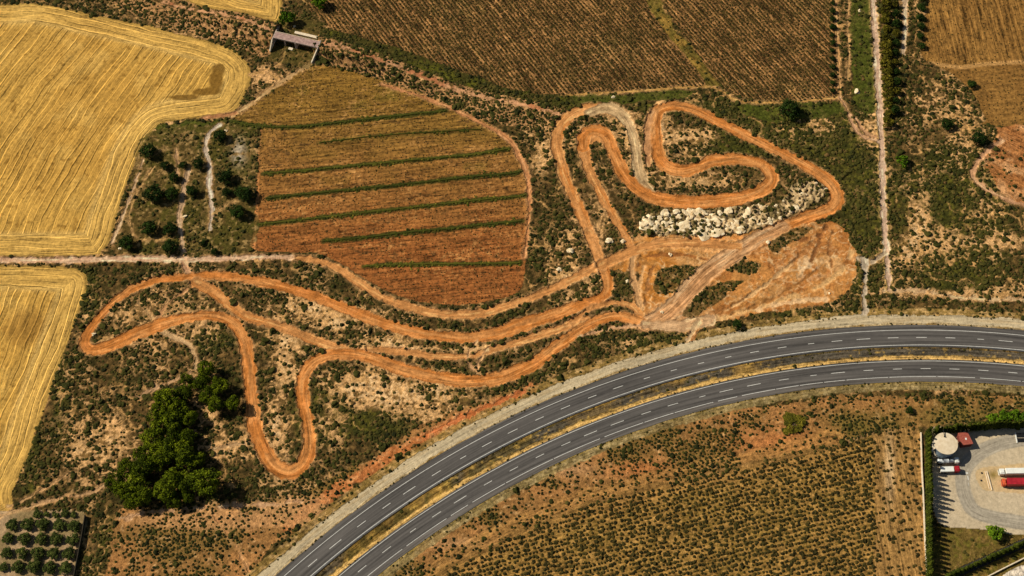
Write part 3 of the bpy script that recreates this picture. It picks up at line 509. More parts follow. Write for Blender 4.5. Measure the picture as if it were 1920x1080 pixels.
# -- railway-like bank carrying the path, opened by the underpass
BANK = [(260, -20), (300, 0), (350, 16), (430, 37), (480, 54), (514, 68), (556, 77), (600, 88), (660, 104), (720, 121), (780, 141), (850, 165), (900, 180), (960, 192), (1005, 201), (1045, 212)]
BH = 4.6
D, S, G = pdist(world_line(BANK, 8), 18)
hh = BH*ss(330, 470, PX)*ss(860, 640, PX); shp = ss(9.5, 3.2, D+w1*.8)*(D < 17)
pL, pR = 515.5, 596.5
gap = (PX+ (PY-77)*.33 > pL-1) & (PX+(PY-77)*.33 < pR+1)
Z += np.where(gap, 0, hh*shp)
m = (D < 16) & gap; DENS[m] *= .15; A[m] = 0; mix(m*.6, c8(88, 76, 34))
m = (D < 14) & (CLS == 0) & (G < 0); mix(m*.0, c8(0, 0, 0))
nb = (CLS == 0) & (D > 3.5) & (D < 13) & (PX > 600) & (PX < 1180) & (G < 0)
sb = (CLS == 0) & (D > 3.5) & (D < 14) & (PX > 600) & (PX < 1180) & (G > 0)
NORTH = nb if Y[nb].mean() > Y[sb].mean() else sb
SOUTH = (D > 2) & (D < 15) & (CLS == 0) & (PX < 1060) & ~NORTH & ~gap; mix(SOUTH*ss(.3, .5, nf)*.75, c8(196, 142, 92)); DENS[SOUTH] = 2.0; mix(NORTH*.85, c8(66, 62, 24)); mix(NORTH*ss(.5, .7, n2)*.7, c8(96, 92, 28)); DENS[NORTH] = 1.3
m = (D+w3*3.4 < np.where(PX > 600, 1.4, .9)) & ~gap & (fbm(S/9, S*0+3, 39, 2) > .12); soft = m*1.0
mix(soft, c8(196, 142, 100)); mix(soft*ss(.5, .7, n2)*.8, c8(176, 106, 66)); mix(soft*ss(.6, .72, n3), c8(110, 82, 44)); CLS[m] = PA; DENS[(D < 1.2) & ~gap] *= .15; DENS[(D > 1.6) & (D < 9) & (CLS == 0) & ~gap] = 1.9; rows(m, D, S, .3)
# green weedy strips in the ploughed field
STRIPS = [[(436, 228), (480, 236), (540, 239), (600, 234), (680, 225), (760, 216), (836, 208)],
          [(495, 326), (580, 319), (655, 312), (695, 308), (792, 299), (880, 291), (955, 279)],
          [(502, 372), (540, 368), (580, 364), (655, 356), (730, 349), (805, 341), (880, 332), (955, 326), (976, 322)],
          [(486, 421), (555, 414), (630, 405), (730, 394), (805, 386), (880, 377), (960, 370), (985, 366)],
          [(608, 452), (680, 446), (755, 437), (830, 430), (905, 422), (978, 415)],
          [(681, 500), (730, 497), (780, 496), (850, 495), (960, 494), (976, 492)],
          [(600, 268), (650, 262), (700, 256), (780, 250), (900, 243)]]
for k, s in enumerate(STRIPS):
    D, S, G = pdist(world_line(s, 6), 6); wd = (1.0 if k != 6 else 1.4)
    m = (D+w3*1.6 < wd+.3); mix(ss(wd+.9, wd, D+w3*1.6)*(.9 if k != 6 else .4), c8(58, 60, 22)); Z += .25*np.exp(-(D/1.3)**2)
# far country outside the frame stays scrub with faint fields
Z[gx] = 0
f = ss(0, 1, (np.hypot(X, Y)-500)/600); mix(f*.5, c8(140, 108, 60))

# -- split the sheet into its named grounds
NAMES = {0: 'ground', 1: 'wheat_field', 2: 'wheat_field', 3: 'wheat_field', 4: 'ploughed_field', 5: 'vineyard_ground', 6: 'vineyard_ground', 7: 'brown_field', 8: 'bush_field_ground', 9: 'orchard_ground', 10: 'dirt_track', 11: 'dirt_path', 12: 'dirt_lot', 13: 'gravel_road', 14: 'yard', 15: 'asphalt_lane'}
idx = np.arange(ny*nx).reshape(ny, nx)
F = np.stack([idx[:-1, :-1], idx[:-1, 1:], idx[1:, 1:], idx[1:, :-1]], -1).reshape(-1, 4)
fc = CLS[:-1, :-1].ravel()
VV = np.stack([X, Y, Z], -1).reshape(-1, 3)
MOT = np.choose(np.clip(CLS, 0, 15), [1.1, .55, .55, .55, 1.0, 1.1, 1.1, .85, .95, .7, .5, .6, .75, .5, .4, .2]).astype(np.float32); CC = np.concatenate([C.reshape(-1, 3), MOT.reshape(-1, 1)], 1); UV = np.stack([U, V_, Z*0], -1).reshape(-1, 3); AA = A.ravel()
for ci, nm in NAMES.items():
    f = F[fc == ci]
    if not len(f): continue
    used, inv = np.unique(f.ravel(), return_inverse=True)
    me = mesh_np(nm, VV[used], inv.reshape(-1, 4), True, {'soil': ('FLOAT_COLOR', CC[used]), 'rows': ('FLOAT_VECTOR', UV[used]), 'streak': ('FLOAT', AA[used])})
    tag(link(nm, me, M_WHEAT if ci in (1, 2, 3) else M_SOIL), kind='structure')
def zat(x, y):
    i = min(max(int(np.searchsorted(xs, x)), 0), nx-1); j = min(max(int(np.searchsorted(ys, y)), 0), ny-1); return float(Z[j, i])
def onto(px, py, h=0):                              # a thing whose middle (at height h) is seen at this spot
    x, y, _ = P(px, py, h); return (x, y, zat(x, y))

# ------------------------------------------------------------------ motorway
def asphalt(name, base, var, paint=False):
    m, n, b = newmat(name); L = n.links.new
    geo = nd(n, 'ShaderNodeNewGeometry'); sp = nd(n, 'ShaderNodeSeparateXYZ'); L(geo.outputs['Position'], sp.inputs[0])
    dx = math_n(n, 'SUBTRACT', sp.outputs[0], CX); dy = math_n(n, 'SUBTRACT', sp.outputs[1], CY)
    r = math_n(n, 'SQRT', math_n(n, 'ADD', math_n(n, 'MULTIPLY', dx, dx), math_n(n, 'MULTIPLY', dy, dy)))
    th = math_n(n, 'MULTIPLY', math_n(n, 'ARCTAN2', dy, dx), 8.0)
    cb = nd(n, 'ShaderNodeCombineXYZ'); L(math_n(n, 'MULTIPLY', r, .9), cb.inputs[0]); L(th, cb.inputs[1])
    t = nd(n, 'ShaderNodeTexNoise'); t.inputs['Scale'].default_value = 1; t.inputs['Detail'].default_value = 3; L(cb.outputs[0], t.inputs['Vector'])
    t2 = nd(n, 'ShaderNodeTexNoise'); t2.inputs['Scale'].default_value = .5; t2.inputs['Detail'].default_value = 8; t2.inputs['Roughness'].default_value = .8; L(geo.outputs['Position'], t2.inputs['Vector'])
    k = math_n(n, 'ADD', math_n(n, 'MULTIPLY', math_n(n, 'SUBTRACT', t.outputs[0], .5), 2.4 if not paint else .3), math_n(n, 'MULTIPLY', math_n(n, 'SUBTRACT', t2.outputs[0], .5), .7 if not paint else 1.4))
    k = math_n(n, 'MAXIMUM', math_n(n, 'ADD', k, 1.0), .3)
    mul = nd(n, 'ShaderNodeVectorMath', operation='SCALE'); mul.inputs[0].default_value = tuple(base); L(k, mul.inputs['Scale']); L(mul.outputs[0], b.inputs['Base Color'])
    b.inputs['Roughness'].default_value = .85; b.inputs['Specular IOR Level'].default_value = .25
    return m
M_ASPH = asphalt('asphalt', c8(86, 80, 76), 1); M_SHO = asphalt('shoulder_asphalt', c8(98, 90, 84), 1); M_PAINT = asphalt('road_paint', c8(214, 208, 200), 1, True)
T0, T1 = .15, 3.1
def arc_strip(r0, r1, t0, t1, z, n=None, jag=0):
    n = n or max(2, int((t1-t0)*400/3)); t = np.linspace(t0, t1, n+1)
    a = r0+(jag*(vn(t*60, t*0, 3)-.5)); b = r1+(jag*(vn(t*60, t*0+9, 5)-.5))
    v = np.concatenate([np.stack([CX+a*np.cos(t), CY+a*np.sin(t), t*0+z], 1), np.stack([CX+b*np.cos(t), CY+b*np.sin(t), t*0+z], 1)])
    i = np.arange(n); f = np.stack([i, i+n+1, i+n+2, i+1], 1)[:, ::-1]
    return v, f
def ringobj(name, parts, mat):
    V = []; Fs = []; o = 0
    for v, f in parts: V.append(v); Fs.append(f+o); o += len(v)
    V = np.concatenate(V); Fs = np.concatenate(Fs); me = mesh_np(name, V, Fs); bm_ = bmesh.new(); bm_.from_mesh(me); bmesh.ops.recalc_face_normals(bm_, faces=bm_.faces)
    for f_ in bm_.faces:
        if f_.normal.z < 0: f_.normal_flip()
    bm_.to_mesh(me); bm_.free(); return tag(link(name, me, mat), kind='structure')
ringobj('motorway_carriageway', [arc_strip(399.5, 411.3, T0, T1, .05, jag=.35)], M_ASPH)
ringobj('motorway_carriageway', [arc_strip(381.6, 393.1, T0, T1, .05, jag=.3)], M_ASPH)
ringobj('hard_shoulder', [arc_strip(381.75, 383.95, T0, T1, .056, jag=.2)], M_SHO)
ln = [arc_strip(r-.11, r+.11, T0, T1, .062) for r in (408.6, 400.7, 392.3)]
t = T0
while t < T1:                                      # worn edge line and centre dashes
    L_ = random.uniform(.02, .07); ln.append(arc_strip(384.1, 384.32, t, t+L_, .062)); t += L_+random.choice((.0015, .0015, .006))
for r in (404.65, 388.3):
    t = T0+random.random()*.02
    while t < T1:
        L_ = random.choice((4.2, 4.6, 5, 3.0, 6.5))/r; ln.append(arc_strip(r-.12, r+.12, t, t+L_, .062, n=4)); t += 13.3/r
for qx, qy, ql, qw in ((1813, 887, .7, 1.1), (1815, 896, 2.0, .35), (1816, 908, 1.6, .15)):
    x_, y_, _ = P(qx, qy); ln.append((np.array([(x_-qw/2, y_-ql/2, .03), (x_+qw/2, y_-ql/2, .03), (x_+qw/2, y_+ql/2, .03), (x_-qw/2, y_+ql/2, .03)]), np.array([[0, 1, 2, 3]])))
ringobj('road_markings', ln, M_PAINT)
mb = MB(); prev = None
V0, F0 = arc_strip(400.02, 400.08, T0, T1, 0.0)
n_ = len(V0)//2; top = V0.copy(); V0[:, 2] = .45; top[:, 2] = .78
Vr = np.concatenate([V0, top]); i = np.arange(n_-1); q = 2*n_
Fr = np.concatenate([np.stack([i, i+1, i+1+q, i+q], 1), np.stack([i+n_, i+n_+q, i+n_+1+q, i+n_+1], 1), np.stack([i+q, i+q+1, i+q+n_+1, i+q+n_], 1), np.stack([i, i+n_, i+n_+1, i+1], 1)])
M_STEEL = noise_mat('galvanised_steel', c8(150, 156, 166), c8(196, 200, 208), 2, .5, .5, .3)
tag(link('crash_barrier', mesh_np('crash_barrier', Vr, Fr), M_STEEL), 'long thin grey steel crash barrier along the inner edge of the upper carriageway', 'crash barrier')

# ------------------------------------------------------------------ plants
def ico(sub):
    b = bmesh.new(); bmesh.ops.create_icosphere(b, subdivisions=sub, radius=1)
    v = np.array([x.co[:] for x in b.verts]); f = np.array([[w.index for w in x.verts] for x in b.faces]); b.free(); return v, f
I1, I2, I3 = ico(1), ico(2), ico(3)
def lump(base, seed, amp=.3, fl=.8, cut=-.2):
    v, f = base; r = np.random.RandomState(seed)
    ph = r.rand(6, 3)*6.28; k = r.uniform(1.5, 4, (6, 3)); d = sum(np.sin((v*k[i]+ph[i]).sum(1)) for i in range(6))/6
    w = v*(1+amp*d*1.6+amp*.5*(r.rand(len(v))-.5))[:, None]; w[:, 2] *= fl
    if cut is not None:
        keep = (v[f].mean(1)[:, 2] > cut); f = f[keep]; used, inv = np.unique(f.ravel(), return_inverse=True); w = w[used]; f = inv.reshape(-1, 3)
        w[:, 2] -= min(0, 0)
    return w.astype(np.float32), f
BV = [lump(I2, 100+k, .34, .75, -.15) for k in range(8)]
def scatter_mesh(name, pts, mat, z0=0.0):
    """pts rows: x, y, z, radius, height factor, tone"""
    pts = np.asarray(pts, np.float32); Vs = []; Fs = []; Ts = []; o = 0
    var = RS.randint(0, len(BV), len(pts)); ang = RS.rand(len(pts))*6.283
    for k, (bv, bf) in enumerate(BV):
        s = var == k; p = pts[s]; a = ang[s]
        if not len(p): continue
        c, sn = np.cos(a)[:, None], np.sin(a)[:, None]
        x = (bv[:, 0]*c-bv[:, 1]*sn)*p[:, 3:4]+p[:, 0:1]; y = (bv[:, 0]*sn+bv[:, 1]*c)*p[:, 3:4]+p[:, 1:2]; z = (bv[:, 2][None]*p[:, 3:4]+.1*p[:, 3:4])*p[:, 4:5]+p[:, 2:3]
        Vs.append(np.stack([x, y, z], -1).reshape(-1, 3)); Fs.append((bf[None]+(np.arange(len(p))*len(bv))[:, None, None]).reshape(-1, 3)+o)
        Ts.append((p[:, 5:6]+(RS.rand(len(p), len(bv))-.5)*.35).ravel()); o += len(p)*len(bv)
    return link(name, mesh_np(name, np.concatenate(Vs), np.concatenate(Fs), False, {'tone': ('FLOAT', np.concatenate(Ts))}), mat)
def samp(Mx, x, y):
    i = np.clip(np.searchsorted(xs, x), 0, nx-1); j = np.clip(np.searchsorted(ys, y), 0, ny-1); return Mx[j, i]
def dep_of(y): return (y+H*math.tan(TILT))*math.sin(TILT)+H*math.cos(TILT)
# natural scrub: candidates on a jittered lattice, kept by how overgrown the spot is
sp = 1.4; gx_, gy_ = np.meshgrid(np.arange(-300, 300, sp), np.arange(-170, 215, sp)); cx = gx_.ravel()+RS.uniform(-.65, .65, gx_.size); cy = gy_.ravel()+RS.uniform(-.65, .65, gy_.size)
dn = samp(DENS, cx, cy); big = samp(n4, cx, cy)
keep = RS.rand(len(cx)) < dn*(.3+.5*ss(.35, .6, big))
cx, cy, dn, big = cx[keep], cy[keep], dn[keep], big[keep]
red = samp(BR, cx, cy) > .5; gg = samp(np.clip(g, 0, 1.5), cx, cy)
rad = np.clip(RS.lognormal(-.52, .36, len(cx)), .3, 1.7)*np.where(red, 1.0, 1)+.12*gg
rad = np.where(red, np.clip(rad, .3, .62)*np.where(RS.rand(len(cx)) < .06, 1.8, 1), rad)
tone = np.clip(RS.normal(.36, .24, len(cx))+.12*gg-.2*red, 0, 1)
vis = np.abs(cx) < 1.08*960/FPX*dep_of(cy)
S_ = np.stack([cx, cy, samp(Z, cx, cy), rad, RS.uniform(.55, 1.0, len(cx)), tone], 1)[vis]
S_ = S_[(S_[:, 1] > -165) & (S_[:, 1] < 205)]
def regname(px, py):
    for x0, y0, x1, y1, t in ((0, 480, 460, 960, 'on the rough ground west of the pine grove'), (1230, 480, 1600, 700, 'by the dirt lot above the motorway'), (1660, 230, 1930, 620, 'on the rough ground east of the pale north-south lane'),
                              (460, 560, 900, 900, 'inside the lower western loops of the circuit'), (1000, 180, 1600, 480, 'between the eastern loops of the circuit'), (430, 0, 1100, 230, 'on the bank by the railway-like path'),
                              (600, 480, 1250, 760, 'between the long straights of the circuit')):
        if x0 <= px < x1 and y0 <= py < y1: return t
    return 'on the reddish ground south of the motorway' if py > 700 and px > 700 else 'on open scrubland beside the fields'
def pix(x, y, z=0):
    d = dep_of(y)-z*math.cos(TILT); return 960+FPX*x/d, 540-FPX*((y+H*math.tan(TILT))*math.cos(TILT)+(z-H)*math.sin(TILT))/d
score = S_[:, 3]/dep_of(S_[:, 1]); px_, py_ = pix(S_[:, 0], S_[:, 1]); score[(px_ < 8) | (px_ > 1912) | (py_ < 8) | (py_ > 1072)] = 0
order = np.argsort(-score)
def single_meshes(prefix, mat, n=6, amp=.34):
    out = []
    for k in range(n):
        v, f = lump(I3, 300+k, amp, .8, -.15); r = np.random.RandomState(k)
        me = mesh_np(prefix, v, f, False, {'tone': ('FLOAT', .35+.25*r.rand(len(v)))}); me.materials.append(mat); out.append(me)
    return out
SM = single_meshes('shrub', M_SHRUB)
for i in order[:300]:
    x, y, z, r, hf, t = S_[i]; px, py = pix(x, y)
    o = link('shrub', random.choice(SM), None, None, (x, y, z), random.random()*6.28, (r, r, r*hf))
    tag(o, 'low dark green wild shrub '+regname(px, py), 'shrub', 'larger wild shrubs '+regname(px, py))
tag(scatter_mesh('scrub', S_[order[300:]], M_SHRUB), 'low dark scrub and heath covering the rough ground', 'scrub', kind='stuff')
# crops in rows
def rowpts(cls, ang, du, dv, jit, rr, extra=None):
    a = math.radians(ang); R = 420; u, v = np.meshgrid(np.arange(-R, R, du), np.arange(-R, R, dv)); u = u.ravel()+RS.normal(0, jit, u.size); v = v.ravel()+RS.normal(0, jit*1.5, v.size)
    x = u*math.sin(a)+v*math.cos(a); y = -u*math.cos(a)+v*math.sin(a)
    k = (np.abs(x) < 300) & (y > -165) & (y < 205); x, y = x[k], y[k]; k = np.isin(samp(CLS, x, y), cls)
    if extra is not None: k &= extra(x, y)
    x, y = x[k], y[k]; k = np.abs(x) < 1.06*960/FPX*dep_of(y); x, y = x[k], y[k]
    k = RS.rand(len(x)) < .92; x, y = x[k], y[k]
    return np.stack([x, y, samp(Z, x, y), RS.uniform(*rr, len(x)), RS.uniform(.6, 1, len(x)), RS.rand(len(x))], 1)
vp = rowpts([5, 6], -57, 1.9, .95, .17, (.32, .6))
bp_ = rowpts([8], 15, 2.0, 1.5, .27, (.5, .88), lambda x, y: (pix(x, y)[0] < 1640) | (RS.rand(len(x)) < .3))
pp = rowpts([4], 7, 1.6, 1.5, .5, (.18, .36), lambda x, y: RS.rand(len(x)) < .55)
bf = rowpts([7], 92, 2.4, 2.0, .3, (.2, .4), lambda x, y: RS.rand(len(x)) < .6)
VM = single_meshes('crop', M_VINE, 4)
def crops(pts, name, lab, cat, grp, stuff):
    px, py = pix(pts[:, 0], pts[:, 1]); s = pts[:, 3]/dep_of(pts[:, 1]); s[(px < 8) | (px > 1912) | (py < 8) | (py > 1072)] = 0; od = np.argsort(-s)
    for i in od[:300]:
        x, y, z, r, hf, t = pts[i]; tag(link(name, random.choice(VM), None, None, (x, y, z), random.random()*6.28, (r, r, r*hf)), lab, cat, grp)
    tag(scatter_mesh(stuff, pts[od[300:]], M_VINE), lab.replace('plant', 'plants'), cat, kind='stuff')
crops(vp, 'vine', 'small dark vine plant in the brown vineyards along the top of the view', 'vine', 'vines in rows', 'vines')
crops(bp_, 'field_bush', 'small rounded bush plant in the tan field below the motorway', 'bush', 'bushes set in rows in the tan field', 'field_bushes')
wt = RS.uniform(1.0, 2.6, 700); wr = RS.choice([411.5, 393.3, 381.3, 399.3, 416.4], 700)+RS.normal(0, .25, 700)
ew = np.stack([CX+wr*np.cos(wt), CY+wr*np.sin(wt), wt*0+.02, RS.uniform(.2, .5, 700), RS.uniform(.5, .9, 700), RS.rand(700)], 1)
tag(scatter_mesh('weeds', np.concatenate([pp, bf, ew]), M_VINE), 'tiny weeds in the ploughed fields and along the road edges', 'weeds', kind='stuff')
# weedy strips across the red field: each strip a thing
ORD = ['northernmost long', 'second', 'third', 'fourth', 'fifth', 'southernmost', 'faint sparse']
for k, s in enumerate(STRIPS):
    L = world_line(s, 6); seg = np.r_[0, np.cumsum(np.hypot(*np.diff(L, axis=0).T))]; nn = int(seg[-1]*(2.6 if k < 6 else 1.0)); t = RS.rand(nn)*seg[-1]
    x = np.interp(t, seg, L[:, 0])+RS.normal(0, .45, nn); y = np.interp(t, seg, L[:, 1])+RS.normal(0, .6, nn)*(1+.6*np.sin(t*.11+k))
    pts = np.stack([x, y, samp(Z, x, y), RS.uniform(.3, .7, nn), RS.uniform(.5, .9, nn), np.clip(RS.normal(.3, .2, nn), 0, 1)], 1)
    ob = scatter_mesh('hedgerow', pts, M_GRASS); b = bmesh.new(); b.from_mesh(ob.data); tl = b.verts.layers.float.get('tone'); last = None
    for q in range(len(L)):
        d_ = L[min(q+1, len(L)-1)]-L[max(q-1, 0)]; d_ = d_/np.hypot(*d_); w_ = (.6 if k < 6 else .35)*(.7+.6*random.random()); ring = []
        for sgn, hz in ((-1, -.2), (-.45, .38), (.45, .38), (1, -.2)):
            v = b.verts.new((L[q][0]-d_[1]*w_*sgn, L[q][1]+d_[0]*w_*sgn, zat(L[q][0], L[q][1])+hz)); v[tl] = .25+.2*random.random(); ring.append(v)
        if last:
            for c_ in range(3): b.faces.new((last[c_], last[c_+1], ring[c_+1], ring[c_]))
        last = ring
    b.to_mesh(ob.data); b.free()
    tag(ob, ORD[k]+' dark green weedy strip crossing the reddish ploughed field', 'hedgerow', 'green strips across the ploughed field')

def tree_meshes(name, mat, R, Hh, K, M, ls, seed, shape='round', clr=.3, trunk=True):
    """crown = many leaf faces on K clumps, returns crown and trunk meshes; base at the ground."""
    r = np.random.RandomState(seed); Vs = []; Fs = []; Ts = []; o = 0
    cs = []
    for k in range(K):
        if shape == 'round':
            th = r.rand()*6.283; ph = math.asin(r.uniform(-.35, 1)); rr = r.uniform(.62, .95)*(1+.18*math.sin(th*3+seed)); c = np.array([math.cos(th)*math.cos(ph)*R*rr*.86, math.sin(th)*math.cos(ph)*R*rr*.86, Hh*.56+math.sin(ph)*Hh*.4*rr]); cr = R*r.uniform(.15, .33)
        else:
            t = (k+.5)/K; th = k*2.4; pr = R*(1-t)**.75*min(1, t*6+.3)+.1; c = np.array([math.cos(th)*pr*.5, math.sin(th)*pr*.5, .3+t*(Hh-.6)]); cr = max(.25, pr*.62)
        cs.append((c, cr)); ct = r.rand()
        d = r.normal(size=(M, 3)); d /= np.linalg.norm(d, axis=1)[:, None]; d[:, 2] = np.where(r.rand(M) < .65, np.abs(d[:, 2]), d[:, 2])
        p = c+d*cr*r.uniform(.75, 1.08, (M, 1))*np.array([1, 1, .85 if shape == 'round' else 1.5])
        nrm = d+r.normal(size=(M, 3))*.55; nrm /= np.linalg.norm(nrm, axis=1)[:, None]
        a = np.cross(nrm, r.normal(size=(M, 3))); a /= np.linalg.norm(a, axis=1)[:, None]; b = np.cross(nrm, a); s = ls*r.uniform(.6, 1.25, (M, 1))
        q = np.stack([p-a*s-b*s*.6, p+a*s-b*s*.6, p+a*s*.8+b*s*.7, p-a*s*.8+b*s*.7], 1)
        Vs.append(q.reshape(-1, 3)); Fs.append(np.arange(M*4).reshape(-1, 4)+o); o += M*4
        Ts.append(np.repeat(np.clip(.05+.65*ct+.45*(r.rand(M)-.3), 0, 1), 4))
    crown = mesh_np(name+'_crown', np.concatenate(Vs), np.concatenate(Fs), False, {'tone': ('FLOAT', np.concatenate(Ts))}); crown.materials.append(mat)
    b = bmesh.new()
    def cone(p0, p1, r0, r1, n=7):
        p0 = Vector(p0); p1 = Vector(p1); d = p1-p0; v = bmesh.ops.create_cone(b, cap_ends=True, segments=n, radius1=r0, radius2=r1, depth=d.length)['verts']
        bmesh.ops.transform(b, matrix=Matrix.Translation((p0+p1)/2) @ d.to_track_quat('Z', 'Y').to_matrix().to_4x4(), verts=v)
    tr = max(.12, R*.075); cone((0, 0, -.2), (0, 0, Hh*(.5 if shape == 'round' else .8)), tr, tr*.5)
    if shape == 'round':
        for c, cr in cs[:9]: cone((0, 0, Hh*r.uniform(.22, .42)), tuple(c), tr*.4, .04, 5)
    tm = bpy.data.meshes.new(name+'_trunk'); b.to_mesh(tm); b.free(); tm.materials.append(M_BARK)
    return crown, tm
TREES = {}
def kindset(key, n, *a, **k): TREES[key] = [tree_meshes(key, *a, seed=s*13+len(key), **k) for s in range(n)]
kindset('broadleaf', 5, M_OAK, 1, 1.15, 62, 40, .055)
kindset('pine', 6, M_PINE, 1, 1.75, 60, 56, .048)
kindset('olive', 4, M_OLIVE, 1, 1.2, 44, 60, .07)
kindset('hedge', 4, M_HEDGE, 1, 1.3, 36, 50, .075)
kindset('lime', 2, M_LIME, 1, 1.3, 30, 50, .08)
kindset('cypress', 5, M_CYP, 1, 6.0, 34, 34, .15, shape='cone')
def plant(kind, px, py, dpx, label, cat='tree', group=None, name='tree', hf=None, seen=.55, sc=None):
    R = dpx*mpp(py)/2*1.04; hgt = {'broadleaf': 1.15, 'pine': 1.75, 'olive': 1.2, 'lime': 1.3, 'hedge': 1.3, 'cypress': 6.0}[kind]*R*(hf or 1)
    x, y, _ = P(px, py, hgt*seen); z = zat(x, y); e = empty(name, (x, y, z), random.random()*6.28)
    cm, tm = random.choice(TREES[kind]); s = (R, R*random.uniform(.92, 1.08), R*(hf or 1))
    c = link('crown', cm, None, e, sc=s); t = link('trunk', tm, None, e, sc=s)
    return tag(e, label, cat, group)
PLOT = [(278, 284, 32, 'largest round dark tree by the wheat field edge, top left of the small plot'), (310, 311, 21, 'small dark tree just right and below of the plot\'s top left tree'), (344, 309, 16, 'small bushy tree left of the tree whose shadow crosses the winding pale lane'), (371, 307, 23, 'dark tree whose shadow falls right across the winding pale lane, upper one'),
        (326, 333, 21, 'small dark tree left of the twin wheel ruts in the plot'), (288, 364, 38, 'widest dark tree in the middle left of the plot'), (322, 363, 29, 'round dark tree touching the widest tree and shading the wheel ruts'), (360, 358, 25, 'round tree between the wheel ruts and the winding pale lane'),
        (412, 255, 27, 'round tree at the bend at the top end of the winding pale lane'), (421, 332, 31, 'round tree right of the winding pale lane with a long shadow'), (425, 360, 19, 'small tree tucked left of a bigger one at the plot\'s right side'), (458, 362, 34, 'big round tree at the right side of the plot by the ploughed field'),
        (446, 397, 31, 'lowest round tree at the right side of the plot by the ploughed field'), (278, 427, 31, 'round tree in the lower left of the plot, left of a similar one'), (319, 428, 27, 'round tree in the lower plot shading the wheel ruts'), (237, 455, 31, 'round tree alone in the bottom left corner of the plot'), (319, 463, 31, 'round tree at the bottom of the plot beside the dirt lane junction'),
        (402, 472, 16, 'tiny bush-like tree at the bottom edge of the plot beside the dirt lane'), (380, 457, 13, 'narrow dark little tree at the lower end of the winding pale lane')]
for x, y, d, l in PLOT: plant('broadleaf', x, y, d, l, group='trees scattered over the small plot')
GROVE = [(385, 695, 34), (380, 720, 36), (410, 727, 34), (390, 745, 34), (405, 762, 32), (350, 715, 26), (347, 740, 34), (312, 752, 44), (332, 768, 40), (297, 780, 42), (325, 793, 44), (352, 787, 34), (287, 825, 46), (325, 830, 46), (350, 822, 36), (272, 857, 44), (310, 855, 44), (347, 862, 46), (368, 866, 34), (240, 882, 40), (265, 885, 44), (215, 908, 36), (235, 922, 40), (257, 910, 40), (252, 942, 36), (272, 932, 38), (312, 922, 44), (322, 903, 44), (350, 908, 42), (326, 944, 30), (300, 805, 38), (338, 845, 38), (295, 870, 36), (352, 935, 26)]
for x, y, d in GROVE: plant('pine', x, y-3, d*1.05, 'tall bushy yellow-green pine in the dense dark grove', group='pines of the dense grove', name='pine_tree')
plant('pine', 388, 903, 60, 'broad pine standing out at the lower right corner of the grove with its own shadow', group='pines of the dense grove', name='pine_tree')
plant('pine', 437, 757, 32, 'smaller pine just outside the grove beside the dirt track', group='pines of the dense grove', name='pine_tree')
RN = ['top', 'second', 'third', 'fourth', 'lowest']; CN = ['first', 'second', 'third', 'fourth', 'fifth']
ORCH = [[(280, 615, 20), (350, 618, 16), (415, 620, 18), (485, 610, 20), (550, 620, 16)], [(90, 695, 28), (205, 690, 31), (320, 690, 31), (445, 695, 29), (555, 705, 31)], [(60, 795, 27), (185, 800, 31), (310, 800, 30), (420, 800, 30), (545, 805, 31)], [(50, 905, 27), (165, 910, 30), (285, 910, 32), (400, 910, 29), (515, 910, 31)], [(25, 1015, 22), (135, 1010, 31), (255, 1010, 32), (375, 1015, 32), (490, 1020, 31)]]
for i, r in enumerate(ORCH):
    for j, (x, y, d) in enumerate(r): plant('olive', x/4, 810+y/4, d*.82, hf=.7, label= f'round grey-green orchard tree, {CN[j]} from the left in the {RN[i]} row', group='orchard trees in the bottom left corner')
plant('broadleaf', 1480, 206, 43, 'big lone dark tree in the green strip north of the circuit', name='oak_tree'); plant('lime', 538, 33, 32, 'bright green tree at the corner of the top wheat field by the bridge')
plant('lime', 1866, 998, 34, 'round green tree at the bottom edge of the depot yard'); plant('broadleaf', 1382, 609, 20, 'small dark tree beside the gravel road above the motorway')
plant('lime', 1692, 302, 26, 'bright green bushy tree right of the pale north-south lane'); plant('broadleaf', 1822, 158, 18, 'small dark tree at the edge of the brown field'); plant('broadleaf', 1775, 232, 26, 'dark bushy tree left of the reddish diggings'); plant('broadleaf', 1835, 260, 30, 'dark bushy tree at the bend of the track to the diggings')
plant('cypress', 0, 0, 1, '') if False else None; FLAT = plant('hedge', 1487, 792, 46, 'wide flat olive-coloured bush alone in the field below the motorway', 'bush', name='bush', hf=.2)
plant('broadleaf', 1705, 770, 16, 'dark bush on the reddish ground above the hedge', 'bush', name='bush')
plant('lime', 598, 4, 30, 'grey-green bushy tree beside the top vineyard corner'); 
# tall shrubs along the pale lane
for k in range(15):
    y = 5+k*16; plant('hedge', 1661+k*.3+random.uniform(-3, 3), y, random.uniform(17, 25), f'bushy hedge shrub number {k+1} from the top right beside the pale lane', 'hedge shrub', 'hedge shrubs beside the pale lane', 'hedge_shrub')
for k in range(12):
    y = 8+k*18; plant('broadleaf' if k % 3 else 'hedge', 1680+random.uniform(-3, 3), y, random.uniform(12, 19), f'dark shrub number {k+1} from the top in the ditch line between lane and brown field', 'hedge shrub', 'dark shrubs in the ditch line', 'hedge_shrub', hf=1.3)
for k in range(6): plant('broadleaf', 1728+random.uniform(-2, 2), -4+k*18, 16, f'dark shrub number {k+1} from the top at the west edge of the brown field', 'hedge shrub', 'dark shrubs west of the brown field', 'hedge_shrub')
for k in range(12): plant('broadleaf', 1561+random.uniform(-1, 1), 5+k*15, random.uniform(9, 13), f'small dark shrub number {k+1} from the top along the right edge of the vineyard', 'hedge shrub', 'small shrubs along the vineyard edge', 'hedge_shrub')
